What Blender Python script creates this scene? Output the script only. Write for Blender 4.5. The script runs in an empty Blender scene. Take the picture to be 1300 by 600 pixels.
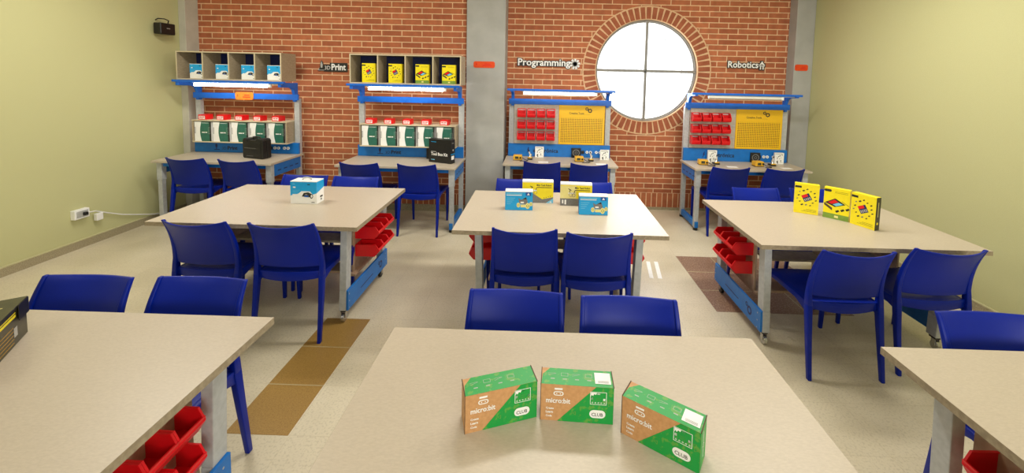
import bpy, bmesh, math, random
from mathutils import Vector, Matrix
PI = math.pi
random.seed(4)
S = bpy.context.scene
COL = S.collection

# ------------------------------------------------------------------ camera
CAM_H = 1.77
rx = Vector((0.99960793, 0.01739456, 0.02194131))
dn = Vector((0.02313223, -0.07151097, -0.99717154))
fw = Vector((-0.01577632, 0.99728813, -0.07188531))
cd = bpy.data.cameras.new('camera'); cam = bpy.data.objects.new('camera', cd); COL.objects.link(cam)
up, bk = -dn, -fw
cam.matrix_world = Matrix(((rx.x, up.x, bk.x, 0), (rx.y, up.y, bk.y, 0), (rx.z, up.z, bk.z, CAM_H), (0, 0, 0, 1)))
cd.sensor_width = 36; cd.lens = 516 / 1300 * 36
cd.shift_x = -30 / 1300; cd.shift_y = -165 / 1300
cd.clip_start = .02
S.camera = cam

# ------------------------------------------------------------------ light
S.view_settings.view_transform = 'Standard'; S.view_settings.look = 'None'
S.view_settings.gamma = 1; S.view_settings.use_curve_mapping = False
S.view_settings.exposure = -0.1
W = bpy.data.worlds.new('World'); S.world = W; W.use_nodes = True
W.node_tree.nodes['Background'].inputs[0].default_value = (.93, .97, 1, 1)
W.node_tree.nodes['Background'].inputs[1].default_value = 1.8

def area(name, loc, rot, sx, sy, power, color):
    l = bpy.data.lights.new(name, 'AREA'); l.shape = 'RECTANGLE'; l.size = sx; l.size_y = sy
    l.energy = power; l.color = color
    o = bpy.data.objects.new(name, l); o.location = loc; o.rotation_euler = rot; COL.objects.link(o); return o
YB_ = -3.2
WARM = (1, .955, .87)
for lx, ly, pw in ((-2.9, .1, 15), (0, .1, 13), (2.4, .1, 6), (-2.9, 3.2, 52), (0.2, 3.2, 50), (2.0, 3.2, 42)):
    area('ceiling_lamp_light', (lx, ly, 3.12), (0, 0, 0), 1.2, .3, pw, WARM)
area('daylight', (1.39, 5.95, 2.0), (math.radians(-80), 0, 0), 1.7, 1.7, 75, (.95, .98, 1))
area('rear_fill_light', (1.9, YB_ + .25, 2.0), (math.radians(80), 0, math.radians(12)), 2.4, 1.2, 135, (1, .98, .94))  # fill added behind the camera to brighten front faces; no window modelled there

# ------------------------------------------------------------------ materials
def lin(c):
    if isinstance(c, str): c = tuple(int(c[i:i + 2], 16) / 255 for i in (0, 2, 4))
    return tuple(x / 12.92 if x <= .04045 else ((x + .055) / 1.055) ** 2.4 for x in c) + (1,)
def new(name):
    m = bpy.data.materials.new(name); m.use_nodes = True
    nt = m.node_tree; return m, nt, nt.nodes['Principled BSDF']
def N(nt, t, **k):
    n = nt.nodes.new(t)
    for a, b in k.items(): setattr(n, a, b)
    return n
def mat(name, c, rough=.5, metal=0, c2=None, scale=20, detail=3, bump=0, stretch=None, spec=.5, lo=.35, hi=.65, coat=0):
    m, nt, b = new(name)
    b.inputs['Base Color'].default_value = lin(c); b.inputs['Roughness'].default_value = rough
    b.inputs['Metallic'].default_value = metal; b.inputs['Specular IOR Level'].default_value = spec
    if coat: b.inputs['Coat Weight'].default_value = coat
    if c2 or bump:
        tc = N(nt, 'ShaderNodeTexCoord'); no = N(nt, 'ShaderNodeTexNoise')
        no.inputs['Scale'].default_value = scale; no.inputs['Detail'].default_value = detail
        if stretch:
            mp = N(nt, 'ShaderNodeMapping'); mp.inputs['Scale'].default_value = stretch
            nt.links.new(tc.outputs['Object'], mp.inputs[0]); nt.links.new(mp.outputs[0], no.inputs['Vector'])
        else: nt.links.new(tc.outputs['Object'], no.inputs['Vector'])
        if c2:
            r = N(nt, 'ShaderNodeValToRGB'); r.color_ramp.elements[0].position = lo; r.color_ramp.elements[1].position = hi
            r.color_ramp.elements[0].color = lin(c); r.color_ramp.elements[1].color = lin(c2)
            nt.links.new(no.outputs[0], r.inputs[0]); nt.links.new(r.outputs[0], b.inputs['Base Color'])
        if bump:
            bp = N(nt, 'ShaderNodeBump'); bp.inputs['Strength'].default_value = bump; bp.inputs['Distance'].default_value = .002
            nt.links.new(no.outputs[0], bp.inputs['Height']); nt.links.new(bp.outputs[0], b.inputs['Normal'])
    return m

M = {}
M['laminate'] = mat('laminate', 'BFB3A0', .38, c2='B5A996', scale=90, detail=6, stretch=(1, 2.5, 1), spec=.5, lo=.3, hi=.7)
M['laminate_edge'] = mat('laminate_edge', 'A3957C', .5, c2='8E806A', scale=60)
M['board'] = mat('board', 'AFA086', .5, c2='9C8D74', scale=30, detail=5, stretch=(1, 1, 6))
M['board_edge'] = mat('board_edge', 'C9BC9E', .5)
M['tan_board'] = mat('tan_board', 'B59A80', .5, c2='A78B72', scale=25, stretch=(8, 1, 1))
M['chair'] = mat('chair', '001C8A', .40, c2='002092', scale=400, bump=.06, spec=.24)
M['silver'] = mat('silver', 'B9BCBD', .42, c2='ADB0B1', scale=40)
M['blue'] = mat('blue', '0C72C6', .42, c2='0A6ABC', scale=12)
M['beam_blue'] = mat('beam_blue', '0D6AD8', .38, c2='0B62CC', scale=12)
M['navy'] = mat('navy', '0C1E5E', .5, c2='0A1A54', scale=15)
M['red'] = mat('red', 'E0121A', .33, c2='D50F18', scale=10, spec=.5)
M['black'] = mat('black', '131313', .42, c2='1B1A19', scale=30)
M['rubber'] = mat('rubber', '1A1A1A', .7, c2='222222', scale=50)
M['white'] = mat('white', 'F6F6F4', .45, c2='F0F0EE', scale=20)
M['paper'] = mat('paper', 'F4F4F2', .6, c2='ECECEA', scale=20)
M['chrome'] = mat('chrome', 'C8C8C6', .25, metal=.9, c2='B8B8B6', scale=30)
M['kraft'] = mat('kraft', 'CC9A68', .6, c2='C08E5C', scale=90, detail=6)
M['kraft_edge'] = mat('kraft_edge', '5A4028', .7, c2='4A3420', scale=60)
M['dark'] = mat('dark', '1E1E1C', .5, c2='282824', scale=50)
M['yellow'] = mat('yellow', 'F4E21A', .38, c2='F0DC14', scale=30)
M['pale_yellow'] = mat('pale_yellow', 'EDE39A', .4, c2='E8DC88', scale=20)
M['orange'] = mat('orange', 'E8501C', .35, c2='DC4614', scale=80)
M['bright_orange'] = mat('bright_orange', 'F08020', .35, c2='F08A30', scale=40)
M['cyan'] = mat('cyan', '10A0E4', .35, c2='10A6E8', scale=30)
M['light_blue'] = mat('light_blue', '7CCBEE', .4, c2='72C4EA', scale=30)
M['deep_blue'] = mat('deep_blue', '0B55B0', .4, c2='0A50A8', scale=30)
M['grey'] = mat('grey', '7C7C7C', .5, c2='6E6E6E', scale=80)
M['light_grey'] = mat('light_grey', 'B4B4B0', .5, c2='A8A8A4', scale=60)
M['fil_green'] = mat('fil_green', '2F6E5E', .42, c2='2A6556', scale=30)
M['olive_green'] = mat('olive_green', '7FA03C', .45, c2='75953A', scale=30)
M['mustard'] = mat('mustard', 'E0AE30', .4, c2='D6A42A', scale=20)
M['lcd'] = mat('lcd', '3A4230', .3, c2='30382A', scale=20)
M['panel_grey'] = mat('panel_grey', 'BDB4A8', .5, c2='B2A99D', scale=30)
M['column'] = mat('column', 'ADADA9', .7, c2='A3A39F', scale=5, detail=8, bump=.3)
M['pale_column'] = mat('pale_column', 'C4C1B4', .7, c2='BAB7AA', scale=7, detail=8, bump=.3)
M['ceiling'] = mat('ceiling', 'E6E4DC', .8, c2='DEDCD4', scale=5)
M['wall_paint'] = mat('wall_paint', 'C6C594', .75, c2='C0BF8E', scale=260, detail=4, bump=.35, spec=.3)
M['base_tile'] = mat('base_tile', 'B3A88A', .4, c2='8F8468', scale=160, detail=2)
M['base_cap'] = mat('base_cap', 'C9C49A', .5, c2='BEB98F', scale=50)
M['gold_tile'] = mat('gold_tile', 'A88648', .32, c2='8C6C34', scale=160, detail=4, lo=.3, hi=.7)
M['brown_tile'] = mat('brown_tile', '866650', .35, c2='B49C88', scale=90, detail=4, lo=.5, hi=.7)
M['seam'] = mat('seam', 'B0A078', .5, c2='A89870', scale=50)
M['window_frame'] = mat('window_frame', '8C8A86', .5, c2='84827E', scale=30)
M['dusty'] = mat('dusty', 'D5D4D0', .6, c2='C8C7C3', scale=30)
M['brown_dev'] = mat('brown_dev', '5C4A34', .5, c2='3E3226', scale=200)
M['olive_box'] = mat('olive_box', '3A3820', .3, c2='2A2918', scale=30)

# green print with olive doodles
m, nt, b = new('green_print')
tc = N(nt, 'ShaderNodeTexCoord'); v = N(nt, 'ShaderNodeTexVoronoi', feature='DISTANCE_TO_EDGE'); v.inputs['Scale'].default_value = 38
v2 = N(nt, 'ShaderNodeTexNoise'); v2.inputs['Scale'].default_value = 55; v2.inputs['Detail'].default_value = 2
nt.links.new(tc.outputs['Object'], v2.inputs['Vector'])
r = N(nt, 'ShaderNodeValToRGB'); e = r.color_ramp.elements
e[0].position = .56; e[0].color = lin('0C9A40'); e[1].position = .63; e[1].color = lin('5AA040')
nt.links.new(v2.outputs[0], r.inputs[0]); nt.links.new(r.outputs[0], b.inputs['Base Color']); b.inputs['Roughness'].default_value = .42
M['green'] = m

# lamp tube, lit
def emis(name, c, s):
    m, nt, b = new(name); b.inputs['Base Color'].default_value = lin('F4F4F0')
    b.inputs['Emission Color'].default_value = lin(c); b.inputs['Emission Strength'].default_value = s; return m
M['tube_lit'] = emis('tube_lit', 'FFF8EE', 26)
M['tube_dim'] = emis('tube_dim', 'FFF8EE', 5)
M['tube_off'] = mat('tube_off', 'E8E6DC', .3, c2='E0DED4', scale=10)

# brick
def brick_mat(name):
    m, nt, b = new(name)
    tc = N(nt, 'ShaderNodeTexCoord'); sep = N(nt, 'ShaderNodeSeparateXYZ'); nt.links.new(tc.outputs['Object'], sep.inputs[0])
    cb = N(nt, 'ShaderNodeCombineXYZ'); nt.links.new(sep.outputs['X'], cb.inputs['X']); nt.links.new(sep.outputs['Z'], cb.inputs['Y'])
    def br(w, h, mort):
        t = N(nt, 'ShaderNodeTexBrick'); t.offset = .5; t.squash = 1
        t.inputs['Scale'].default_value = 1; t.inputs['Mortar Size'].default_value = mort; t.inputs['Mortar Smooth'].default_value = .25
        t.inputs['Brick Width'].default_value = w; t.inputs['Row Height'].default_value = h; t.inputs['Bias'].default_value = -.1
        t.inputs['Color1'].default_value = lin('B86C46'); t.inputs['Color2'].default_value = lin('9E5636'); t.inputs['Mortar'].default_value = lin('E2BC94')
        return t
    a = br(.257, .0725, .0065); nt.links.new(cb.outputs[0], a.inputs['Vector'])
    s = br(.0725, .235, .0065); s.offset = 0
    nt.links.new(cb.outputs[0], s.inputs['Vector'])
    lt = N(nt, 'ShaderNodeMath', operation='LESS_THAN'); nt.links.new(sep.outputs['Z'], lt.inputs[0]); lt.inputs[1].default_value = .235
    mx = N(nt, 'ShaderNodeMix', data_type='RGBA'); nt.links.new(lt.outputs[0], mx.inputs[0])
    nt.links.new(a.outputs[0], mx.inputs[6]); nt.links.new(s.outputs[0], mx.inputs[7])
    no = N(nt, 'ShaderNodeTexNoise'); no.inputs['Scale'].default_value = 14; no.inputs['Detail'].default_value = 8; nt.links.new(tc.outputs['Object'], no.inputs['Vector'])
    mr = N(nt, 'ShaderNodeMapRange'); mr.inputs['From Min'].default_value = .3; mr.inputs['From Max'].default_value = .7
    mr.inputs['To Min'].default_value = .86; mr.inputs['To Max'].default_value = 1.12; nt.links.new(no.outputs[0], mr.inputs[0])
    ml = N(nt, 'ShaderNodeMix', data_type='RGBA', blend_type='MULTIPLY'); ml.inputs[0].default_value = 1
    nt.links.new(mx.outputs[2], ml.inputs[6]); nt.links.new(mr.outputs[0], ml.inputs[7]); nt.links.new(ml.outputs[2], b.inputs['Base Color'])
    bp = N(nt, 'ShaderNodeBump'); bp.inputs['Strength'].default_value = .5; bp.inputs['Distance'].default_value = .004; bp.invert = True
    nt.links.new(a.outputs['Fac'], bp.inputs['Height']); nt.links.new(bp.outputs[0], b.inputs['Normal'])
    b.inputs['Roughness'].default_value = .8
    return m
M['brick'] = brick_mat('brick')
M['arch_brick'] = mat('arch_brick', 'AC6242', .8, c2='9A5436', scale=9, detail=6)
M['mortar'] = mat('mortar', 'E2BC94', .85, c2='D6B088', scale=40)

# floor
m, nt, b = new('floor')
tc = N(nt, 'ShaderNodeTexCoord')
n1 = N(nt, 'ShaderNodeTexNoise'); n1.inputs['Scale'].default_value = 1.3; n1.inputs['Detail'].default_value = 5
n2 = N(nt, 'ShaderNodeTexNoise'); n2.inputs['Scale'].default_value = 90; n2.inputs['Detail'].default_value = 3
for n in (n1, n2): nt.links.new(tc.outputs['Object'], n.inputs['Vector'])
r1 = N(nt, 'ShaderNodeValToRGB'); r1.color_ramp.elements[0].color = lin('C3B9A0'); r1.color_ramp.elements[1].color = lin('D8CFB8')
r1.color_ramp.elements[0].position = .35; r1.color_ramp.elements[1].position = .65
r2 = N(nt, 'ShaderNodeValToRGB'); r2.color_ramp.elements[0].color = (.84, .82, .78, 1); r2.color_ramp.elements[1].color = (1.06, 1.05, 1.03, 1)
r2.color_ramp.elements[0].position = .33; r2.color_ramp.elements[1].position = .5
nt.links.new(n1.outputs[0], r1.inputs[0]); nt.links.new(n2.outputs[0], r2.inputs[0])
mx = N(nt, 'ShaderNodeMix', data_type='RGBA', blend_type='MULTIPLY'); mx.inputs[0].default_value = .8
nt.links.new(r1.outputs[0], mx.inputs[6]); nt.links.new(r2.outputs[0], mx.inputs[7])
bt = N(nt, 'ShaderNodeTexBrick'); bt.offset = 0; bt.inputs['Scale'].default_value = 1
bt.inputs['Brick Width'].default_value = .322; bt.inputs['Row Height'].default_value = .322; bt.inputs['Mortar Size'].default_value = .0016
bt.inputs['Color1'].default_value = (1, 1, 1, 1); bt.inputs['Color2'].default_value = (.95, .95, .94, 1); bt.inputs['Mortar'].default_value = (.86, .84, .80, 1)
mp = N(nt, 'ShaderNodeMapping'); mp.inputs['Location'].default_value = (1.516 - .322 * 5 + 3.22, -1.845 + 3.22, 0)
nt.links.new(tc.outputs['Object'], mp.inputs[0]); nt.links.new(mp.outputs[0], bt.inputs['Vector'])
mz = N(nt, 'ShaderNodeMix', data_type='RGBA', blend_type='MULTIPLY'); mz.inputs[0].default_value = 1
nt.links.new(mx.outputs[2], mz.inputs[6]); nt.links.new(bt.outputs[0], mz.inputs[7]); nt.links.new(mz.outputs[2], b.inputs['Base Color'])
mr = N(nt, 'ShaderNodeMapRange'); mr.inputs['To Min'].default_value = .22; mr.inputs['To Max'].default_value = .42
nt.links.new(n1.outputs[0], mr.inputs[0]); nt.links.new(mr.outputs[0], b.inputs['Roughness'])
M['floor'] = m

# yellow pegboard with rows of small holes (object x, z)
m, nt, b = new('pegboard')
tc = N(nt, 'ShaderNodeTexCoord'); sp = N(nt, 'ShaderNodeSeparateXYZ'); nt.links.new(tc.outputs['Object'], sp.inputs[0])
def mth(op, a, bb=None):
    n = N(nt, 'ShaderNodeMath', operation=op)
    for i, x in enumerate((a, bb)):
        if x is None: continue
        if isinstance(x, (int, float)): n.inputs[i].default_value = x
        else: nt.links.new(x, n.inputs[i])
    return n.outputs[0]
P = .0225
fx = mth('SUBTRACT', mth('FRACT', mth('DIVIDE', sp.outputs['X'], P)), .5); fz = mth('SUBTRACT', mth('FRACT', mth('DIVIDE', sp.outputs['Z'], P)), .5)
d = mth('SQRT', mth('ADD', mth('MULTIPLY', fx, fx), mth('MULTIPLY', fz, fz)))
hole = mth('MULTIPLY', mth('LESS_THAN', d, .31), mth('LESS_THAN', sp.outputs['Z'], .345))
hole = mth('MULTIPLY', hole, mth('GREATER_THAN', sp.outputs['Z'], .03))
hole = mth('MULTIPLY', hole, mth('LESS_THAN', mth('ABSOLUTE', mth('SUBTRACT', sp.outputs['X'], .29)), .265))
mx = N(nt, 'ShaderNodeMix', data_type='RGBA'); nt.links.new(hole, mx.inputs[0]); mx.inputs[6].default_value = lin('E9B818'); mx.inputs[7].default_value = lin('6A4A08')
nt.links.new(mx.outputs[2], b.inputs['Base Color']); b.inputs['Roughness'].default_value = .45
M['pegboard'] = m

# frosted pane
m, nt, b = new('frosted_pane'); nt.nodes.remove(b)
o = nt.nodes['Material Output']; t = N(nt, 'ShaderNodeBsdfTransparent'); tr = N(nt, 'ShaderNodeBsdfTranslucent'); mi = N(nt, 'ShaderNodeMixShader')
tr.inputs[0].default_value = (.95, .96, .97, 1); t.inputs[0].default_value = (.97, .98, .98, 1); mi.inputs[0].default_value = .35
nt.links.new(t.outputs[0], mi.inputs[1]); nt.links.new(tr.outputs[0], mi.inputs[2]); nt.links.new(mi.outputs[0], o.inputs[0])
M['pane'] = m
m, nt, b = new('pane_etching'); nt.nodes.remove(b)
o = nt.nodes['Material Output']; t = N(nt, 'ShaderNodeBsdfTransparent'); t.inputs[0].default_value = (.2, .2, .2, 1); nt.links.new(t.outputs[0], o.inputs[0])
M['etching'] = m

# ------------------------------------------------------------------ mesh helpers
_tc = {}
def text_mesh(s, bold=0):
    k = (s, bold)
    if k in _tc: return _tc[k]
    c = bpy.data.curves.new('t', 'FONT'); c.body = s; c.size = 1; c.align_x = 'LEFT'; c.offset = bold; c.resolution_u = 2
    o = bpy.data.objects.new('t', c); COL.objects.link(o)
    bpy.context.view_layer.update()
    me = o.evaluated_get(bpy.context.evaluated_depsgraph_get()).to_mesh()
    vs = [(v.co.x, v.co.y) for v in me.vertices]; fs = [tuple(p.vertices) for p in me.polygons]
    bpy.data.objects.remove(o); bpy.data.curves.remove(c)
    x0, x1 = min(v[0] for v in vs), max(v[0] for v in vs)
    vs = [(v[0] - x0, v[1]) for v in vs]
    _tc[k] = (vs, fs, x1 - x0); return _tc[k]

class F:   # a flat frame on a face: origin, right, up
    def __init__(s, o, r, u): s.o = Vector(o); s.r = Vector(r).normalized(); s.u = Vector(u).normalized(); s.n = s.r.cross(s.u)
    def p(s, x, y, h=0): return s.o + s.r * x + s.u * y + s.n * h
def front(x, y, z): return F((x, y, z), (1, 0, 0), (0, 0, 1))

class MB:
    def __init__(s): s.v = []; s.f = []; s.m = []; s.mats = []
    def mi(s, k):
        if k not in s.mats: s.mats.append(k)
        return s.mats.index(k)
    def add(s, vs, fs, k):
        b = len(s.v); s.v += [Vector(q) for q in vs]; i = s.mi(k)
        for f in fs: s.f.append(tuple(b + j for j in f)); s.m.append(i)
        return s
    def box(s, x0, x1, y0, y1, z0, z1, k):
        return s.add([(x0, y0, z0), (x1, y0, z0), (x1, y1, z0), (x0, y1, z0), (x0, y0, z1), (x1, y0, z1), (x1, y1, z1), (x0, y1, z1)],
                     [(3, 2, 1, 0), (4, 5, 6, 7), (0, 1, 5, 4), (1, 2, 6, 5), (2, 3, 7, 6), (3, 0, 4, 7)], k)
    def loft(s, rings, k, caps=True, closed=True):
        n = len(rings[0]); vs = [p for r in rings for p in r]; fs = []
        for i in range(len(rings) - 1):
            for j in range(n if closed else n - 1):
                a = i * n + j; c = i * n + (j + 1) % n; fs.append((a, c, c + n, a + n))
        if caps: fs.append(tuple(reversed(range(n)))); fs.append(tuple(range((len(rings) - 1) * n, len(rings) * n)))
        return s.add(vs, fs, k)
    def cyl(s, a, b, r0, k, r1=None, n=14):
        a, b = Vector(a), Vector(b); r1 = r0 if r1 is None else r1; d = (b - a).normalized()
        x = d.orthogonal().normalized(); y = d.cross(x)
        ring = lambda c, r: [c + (x * math.cos(2 * PI * i / n) + y * math.sin(2 * PI * i / n)) * r for i in range(n)]
        return s.loft([ring(a, r0), ring(b, r1)], k)
    def tube(s, pts, r, k, n=8):
        pts = [Vector(p) for p in pts]; rings = []
        for i, p in enumerate(pts):
            d = (pts[min(i + 1, len(pts) - 1)] - pts[max(i - 1, 0)]).normalized()
            x = d.cross(Vector((0, 0, 1)) if abs(d.z) < .9 else Vector((1, 0, 0))).normalized(); y = d.cross(x)
            rings.append([p + (x * math.cos(2 * PI * j / n) + y * math.sin(2 * PI * j / n)) * r for j in range(n)])
        return s.loft(rings, k)
    def bars(s, secs, k):   # secs: (centre, half x, half y) horizontal rectangles lofted
        return s.loft([[(c[0] - a, c[1] - b, c[2]), (c[0] + a, c[1] - b, c[2]), (c[0] + a, c[1] + b, c[2]), (c[0] - a, c[1] + b, c[2])] for c, a, b in secs], k)
    def prism(s, fr, pts, h0, h1, k):
        n = len(pts)
        vs = [fr.p(x, y, h0) for x, y in pts] + [fr.p(x, y, h1) for x, y in pts]
        fs = [tuple(range(n, 2 * n)), tuple(reversed(range(n)))] + [(i, (i + 1) % n, (i + 1) % n + n, i + n) for i in range(n)]
        return s.add(vs, fs, k)
    def poly(s, fr, pts, k, h=.0004): return s.add([fr.p(x, y, h) for x, y in pts], [tuple(range(len(pts)))], k)
    def rect(s, fr, x0, y0, x1, y1, k, h=.0004): return s.poly(fr, [(x0, y0), (x1, y0), (x1, y1), (x0, y1)], k, h)
    def line(s, fr, x0, y0, x1, y1, w, k, h=.0006):
        d = Vector((x1 - x0, y1 - y0)).normalized() * w / 2; px, py = -d.y, d.x
        return s.poly(fr, [(x0 - px, y0 - py), (x1 - px, y1 - py), (x1 + px, y1 + py), (x0 + px, y0 + py)], k, h)
    def disc(s, fr, cx, cy, r, k, h=.0006, n=20, ry=None):
        ry = ry or r
        return s.poly(fr, [(cx + r * math.cos(2 * PI * i / n), cy + ry * math.sin(2 * PI * i / n)) for i in range(n)], k, h)
    def ring(s, fr, cx, cy, r0, r1, k, h=.0006, n=28, a0=0, a1=2 * PI):
        vs = []; fs = []
        for i in range(n + 1):
            a = a0 + (a1 - a0) * i / n
            for r in (r0, r1): vs.append(fr.p(cx + r * math.cos(a), cy + r * math.sin(a), h))
        for i in range(n): fs.append((2 * i, 2 * i + 1, 2 * i + 3, 2 * i + 2))
        return s.add(vs, fs, k)
    def pill(s, fr, x0, y0, x1, y1, k, h=.0006, n=8):
        r = (y1 - y0) / 2; cy = (y0 + y1) / 2
        p = [(x1 - r + r * math.cos(a), cy + r * math.sin(a)) for a in [-PI / 2 + PI * i / n for i in range(n + 1)]]
        p += [(x0 + r + r * math.cos(a), cy + r * math.sin(a)) for a in [PI / 2 + PI * i / n for i in range(n + 1)]]
        return s.poly(fr, p, k, h)
    def frame_rect(s, fr, x0, y0, x1, y1, w, k, h=.0006):
        for a in ((x0, y0, x1, y0 + w), (x0, y1 - w, x1, y1), (x0, y0 + w, x0 + w, y1 - w), (x1 - w, y0 + w, x1, y1 - w)): s.rect(fr, *a, k, h)
        return s
    def text(s, fr, t, x, y, w, k, h=.0008, bold=.01, hs=1.0, depth=0):
        vs, fs, tw = text_mesh(t, bold); sc = w / tw
        b = [fr.p(x + a * sc, y + c * sc * hs, h) for a, c in vs]
        return s.add(b, fs, k)
    def build(s, name, parent=None, bevel=0, smooth=False, seg=2, loc=None, rz=None, solid=0, sub=0, auto=True):
        me = bpy.data.meshes.new(name); me.from_pydata([tuple(q) for q in s.v], [], s.f)
        for k in s.mats: me.materials.append(M[k])
        for p, i in zip(me.polygons, s.m): p.material_index = i
        if smooth:
            for p in me.polygons: p.use_smooth = True
        o = bpy.data.objects.new(name, me); COL.objects.link(o)
        if parent: o.parent = parent
        if loc is not None: o.location = loc
        if rz is not None: o.rotation_euler.z = rz
        if sub: q = o.modifiers.new('sub', 'SUBSURF'); q.levels = q.render_levels = sub
        if solid: q = o.modifiers.new('solid', 'SOLIDIFY'); q.thickness = solid; q.offset = 0
        if bevel: q = o.modifiers.new('bevel', 'BEVEL'); q.width = bevel; q.segments = seg; q.limit_method = 'ANGLE'
        return o

def tag(o, label, cat, group=None, kind=None):
    o['label'] = label; o['category'] = cat
    if group: o['group'] = group
    if kind: o['kind'] = kind
    return o
def empty(name, loc, rz=0):
    o = bpy.data.objects.new(name, None); o.empty_display_size = .1; COL.objects.link(o); o.location = loc; o.rotation_euler.z = rz; return o
def struct(o): o['kind'] = 'structure'; return o
def copy_tree(o, parent=None):
    c = o.copy(); COL.objects.link(c); c.parent = parent
    for ch in list(o.children): copy_tree(ch, c)
    return c

# ------------------------------------------------------------------ room
XL, XR = -4.5, 3.47; YB = -3.2; ZC = 3.2
YL, YR = 5.18, 5.48          # the brick wall left and right of the middle column
struct(MB().box(XL - .2, XR + .2, YB - .2, YR + .35, -.1, 0, 'floor').build('floor'))
struct(MB().box(XL - .2, XR + .2, YB - .2, YR + .35, ZC, ZC + .1, 'ceiling').build('ceiling'))
struct(MB().box(XL - .15, XL, YB, YR + .35, 0, ZC, 'wall_paint').build('wall_left'))
struct(MB().box(XR, XR + .15, YB, YR + .35, 0, ZC, 'wall_paint').build('wall_right'))
struct(MB().box(XL - .15, XR + .15, YB - .15, YB, 0, ZC, 'wall_paint').build('wall_rear'))
struct(MB().box(XL, -.7, YL, YL + .25, 0, ZC, 'brick').build('wall_back_left'))
# right brick wall with the round opening
WX, WZ, WR = 1.385, 1.885, .682
b = MB(); n = 64
for y, flip in ((YR, 0), (YR + .3, 1)):
    c = [(WX + WR * math.cos(2 * PI * i / n), y, WZ + WR * math.sin(2 * PI * i / n)) for i in range(n)]
    x0, x1, z0, z1 = -.7, XR, 0.0, ZC
    def edge(a):
        dx, dz = math.cos(a), math.sin(a); t = min(((x1 - WX) / dx if dx > 1e-9 else (x0 - WX) / dx if dx < -1e-9 else 1e9), ((z1 - WZ) / dz if dz > 1e-9 else (z0 - WZ) / dz if dz < -1e-9 else 1e9))
        return (WX + dx * t, y, WZ + dz * t)
    angs = [2 * PI * i / n for i in range(n)]
    o = [edge(a) for a in angs]
    vs = c + o; fs = []
    corners = [(x1, y, z1), (x0, y, z1), (x0, y, z0), (x1, y, z0)]; ca = [math.atan2(q[2] - WZ, q[0] - WX) % (2 * PI) for q in corners]
    for i in range(n):
        j = (i + 1) % n; a0 = angs[i]; a1 = angs[j] if j else 2 * PI; mid = [k for k in range(4) if a0 < ca[k] < a1]
        f = [i, j, n + j]
        if mid: vs.append(corners[mid[0]]); f.append(len(vs) - 1)
        f.append(n + i); fs.append(tuple(f) if not flip else tuple(reversed(f)))
    b.add(vs, fs, 'brick')
vs = []; fs = []
for i in range(n):
    a = 2 * PI * i / n
    for y in (YR, YR + .3): vs.append((WX + WR * math.cos(a), y, WZ + WR * math.sin(a)))
for i in range(n): fs.append((2 * i, 2 * ((i + 1) % n), 2 * ((i + 1) % n) + 1, 2 * i + 1))
b.add(vs, fs, 'mortar'); struct(b.build('wall_back_right'))
# arch of radial bricks round the window
b = MB(); fr = front(WX, YR, WZ); nb = 62
b.ring(fr, 0, 0, WR - .004, WR + .175, 'mortar', h=.002, n=96)
for i in range(nb):
    a = 2 * PI * (i + .5) / nb; hw = PI / nb * .80
    q = [(r * math.cos(a + s * hw * (WR / r if r > WR + .1 else 1) * (1.06 if r > WR + .1 else 1)), r * math.sin(a + s * hw * (WR / r if r > WR + .1 else 1) * (1.06 if r > WR + .1 else 1))) for r, s in ((WR + .006, -1), (WR + .158, -1), (WR + .158, 1), (WR + .006, 1))]
    b.prism(fr, q, .0, .008, 'arch_brick')
struct(b.build('trim_1', bevel=.002))
# window: ring frame, cross bars, pane, faint drawing
w = struct(empty('window_1', (WX, YR + .07, WZ)))
b = MB(); fr = front(0, 0, 0)
for h0, r0, r1 in ((.0, WR - .035, WR), (.02, WR - .022, WR)):
    n = 72
    prof = [(r0, h0 - .03), (r1, h0 - .03), (r1, h0), (r0, h0)]
    rings = [[fr.p(r * math.cos(2 * PI * i / n), r * math.sin(2 * PI * i / n), h) for r, h in prof] for i in range(n)]
    vs = [p for q in rings for p in q]; fs = [(4 * i + j, 4 * i + (j + 1) % 4, 4 * ((i + 1) % n) + (j + 1) % 4, 4 * ((i + 1) % n) + j) for i in range(n) for j in range(4)]
    b.add(vs, fs, 'window_frame')
b.build('window_frame', w)
b = MB().box(-.020, .003, -.03, .026, -WR + .02, WR - .02, 'window_frame').box(.002, .018, -.02, .026, -WR + .02, WR - .02, 'window_frame')
b.build('vertical_bar', w)
b = MB().box(-WR + .02, WR - .02, -.03, .026, -.020, .003, 'window_frame').box(-WR + .02, WR - .02, -.02, .026, .002, .018, 'window_frame')
b.build('horizontal_bar', w)
b = MB(); n = 64; b.add([(r * math.cos(2 * PI * i / n), .03, r * math.sin(2 * PI * i / n)) for r in (WR - .005,) for i in range(n)], [tuple(range(n))], 'pane'); pane = b.build('pane', w)
b = MB(); fr = front(0, .028, 0)
b.ring(fr, 0, 0, .495, .505, 'etching', n=64)
for i in range(16):
    a = 2 * PI * i / 16; b.line(fr, .10 * math.cos(a), -.09 + .1 * math.sin(a), .22 * math.cos(a), -.09 + .22 * math.sin(a), .008, 'etching')
for i in range(12):
    a = 2 * PI * i / 12 + .26; b.line(fr, .42 * math.cos(a), .42 * math.sin(a), .5 * math.cos(a), .5 * math.sin(a), .008, 'etching')
b.ring(fr, 0, -.09, .075, .079, 'etching'); b.ring(fr, .5, .13, .07, .075, 'etching'); b.ring(fr, .19, .42, .07, .075, 'etching')
b.build('pane_drawing', pane)

# columns
struct(MB().box(-.965, -.478, 5.12, YR + .1, 0, ZC, 'column').build('trim_2', bevel=.008))
struct(MB().box(3.235, XR, 5.32, YR + .05, 0, ZC, 'column').build('trim_3', bevel=.006))
b = MB().box(XL, -4.415, 4.99, YL + .05, 0, ZC, 'pale_column'); struct(b.build('trim_4', bevel=.004))
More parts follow.
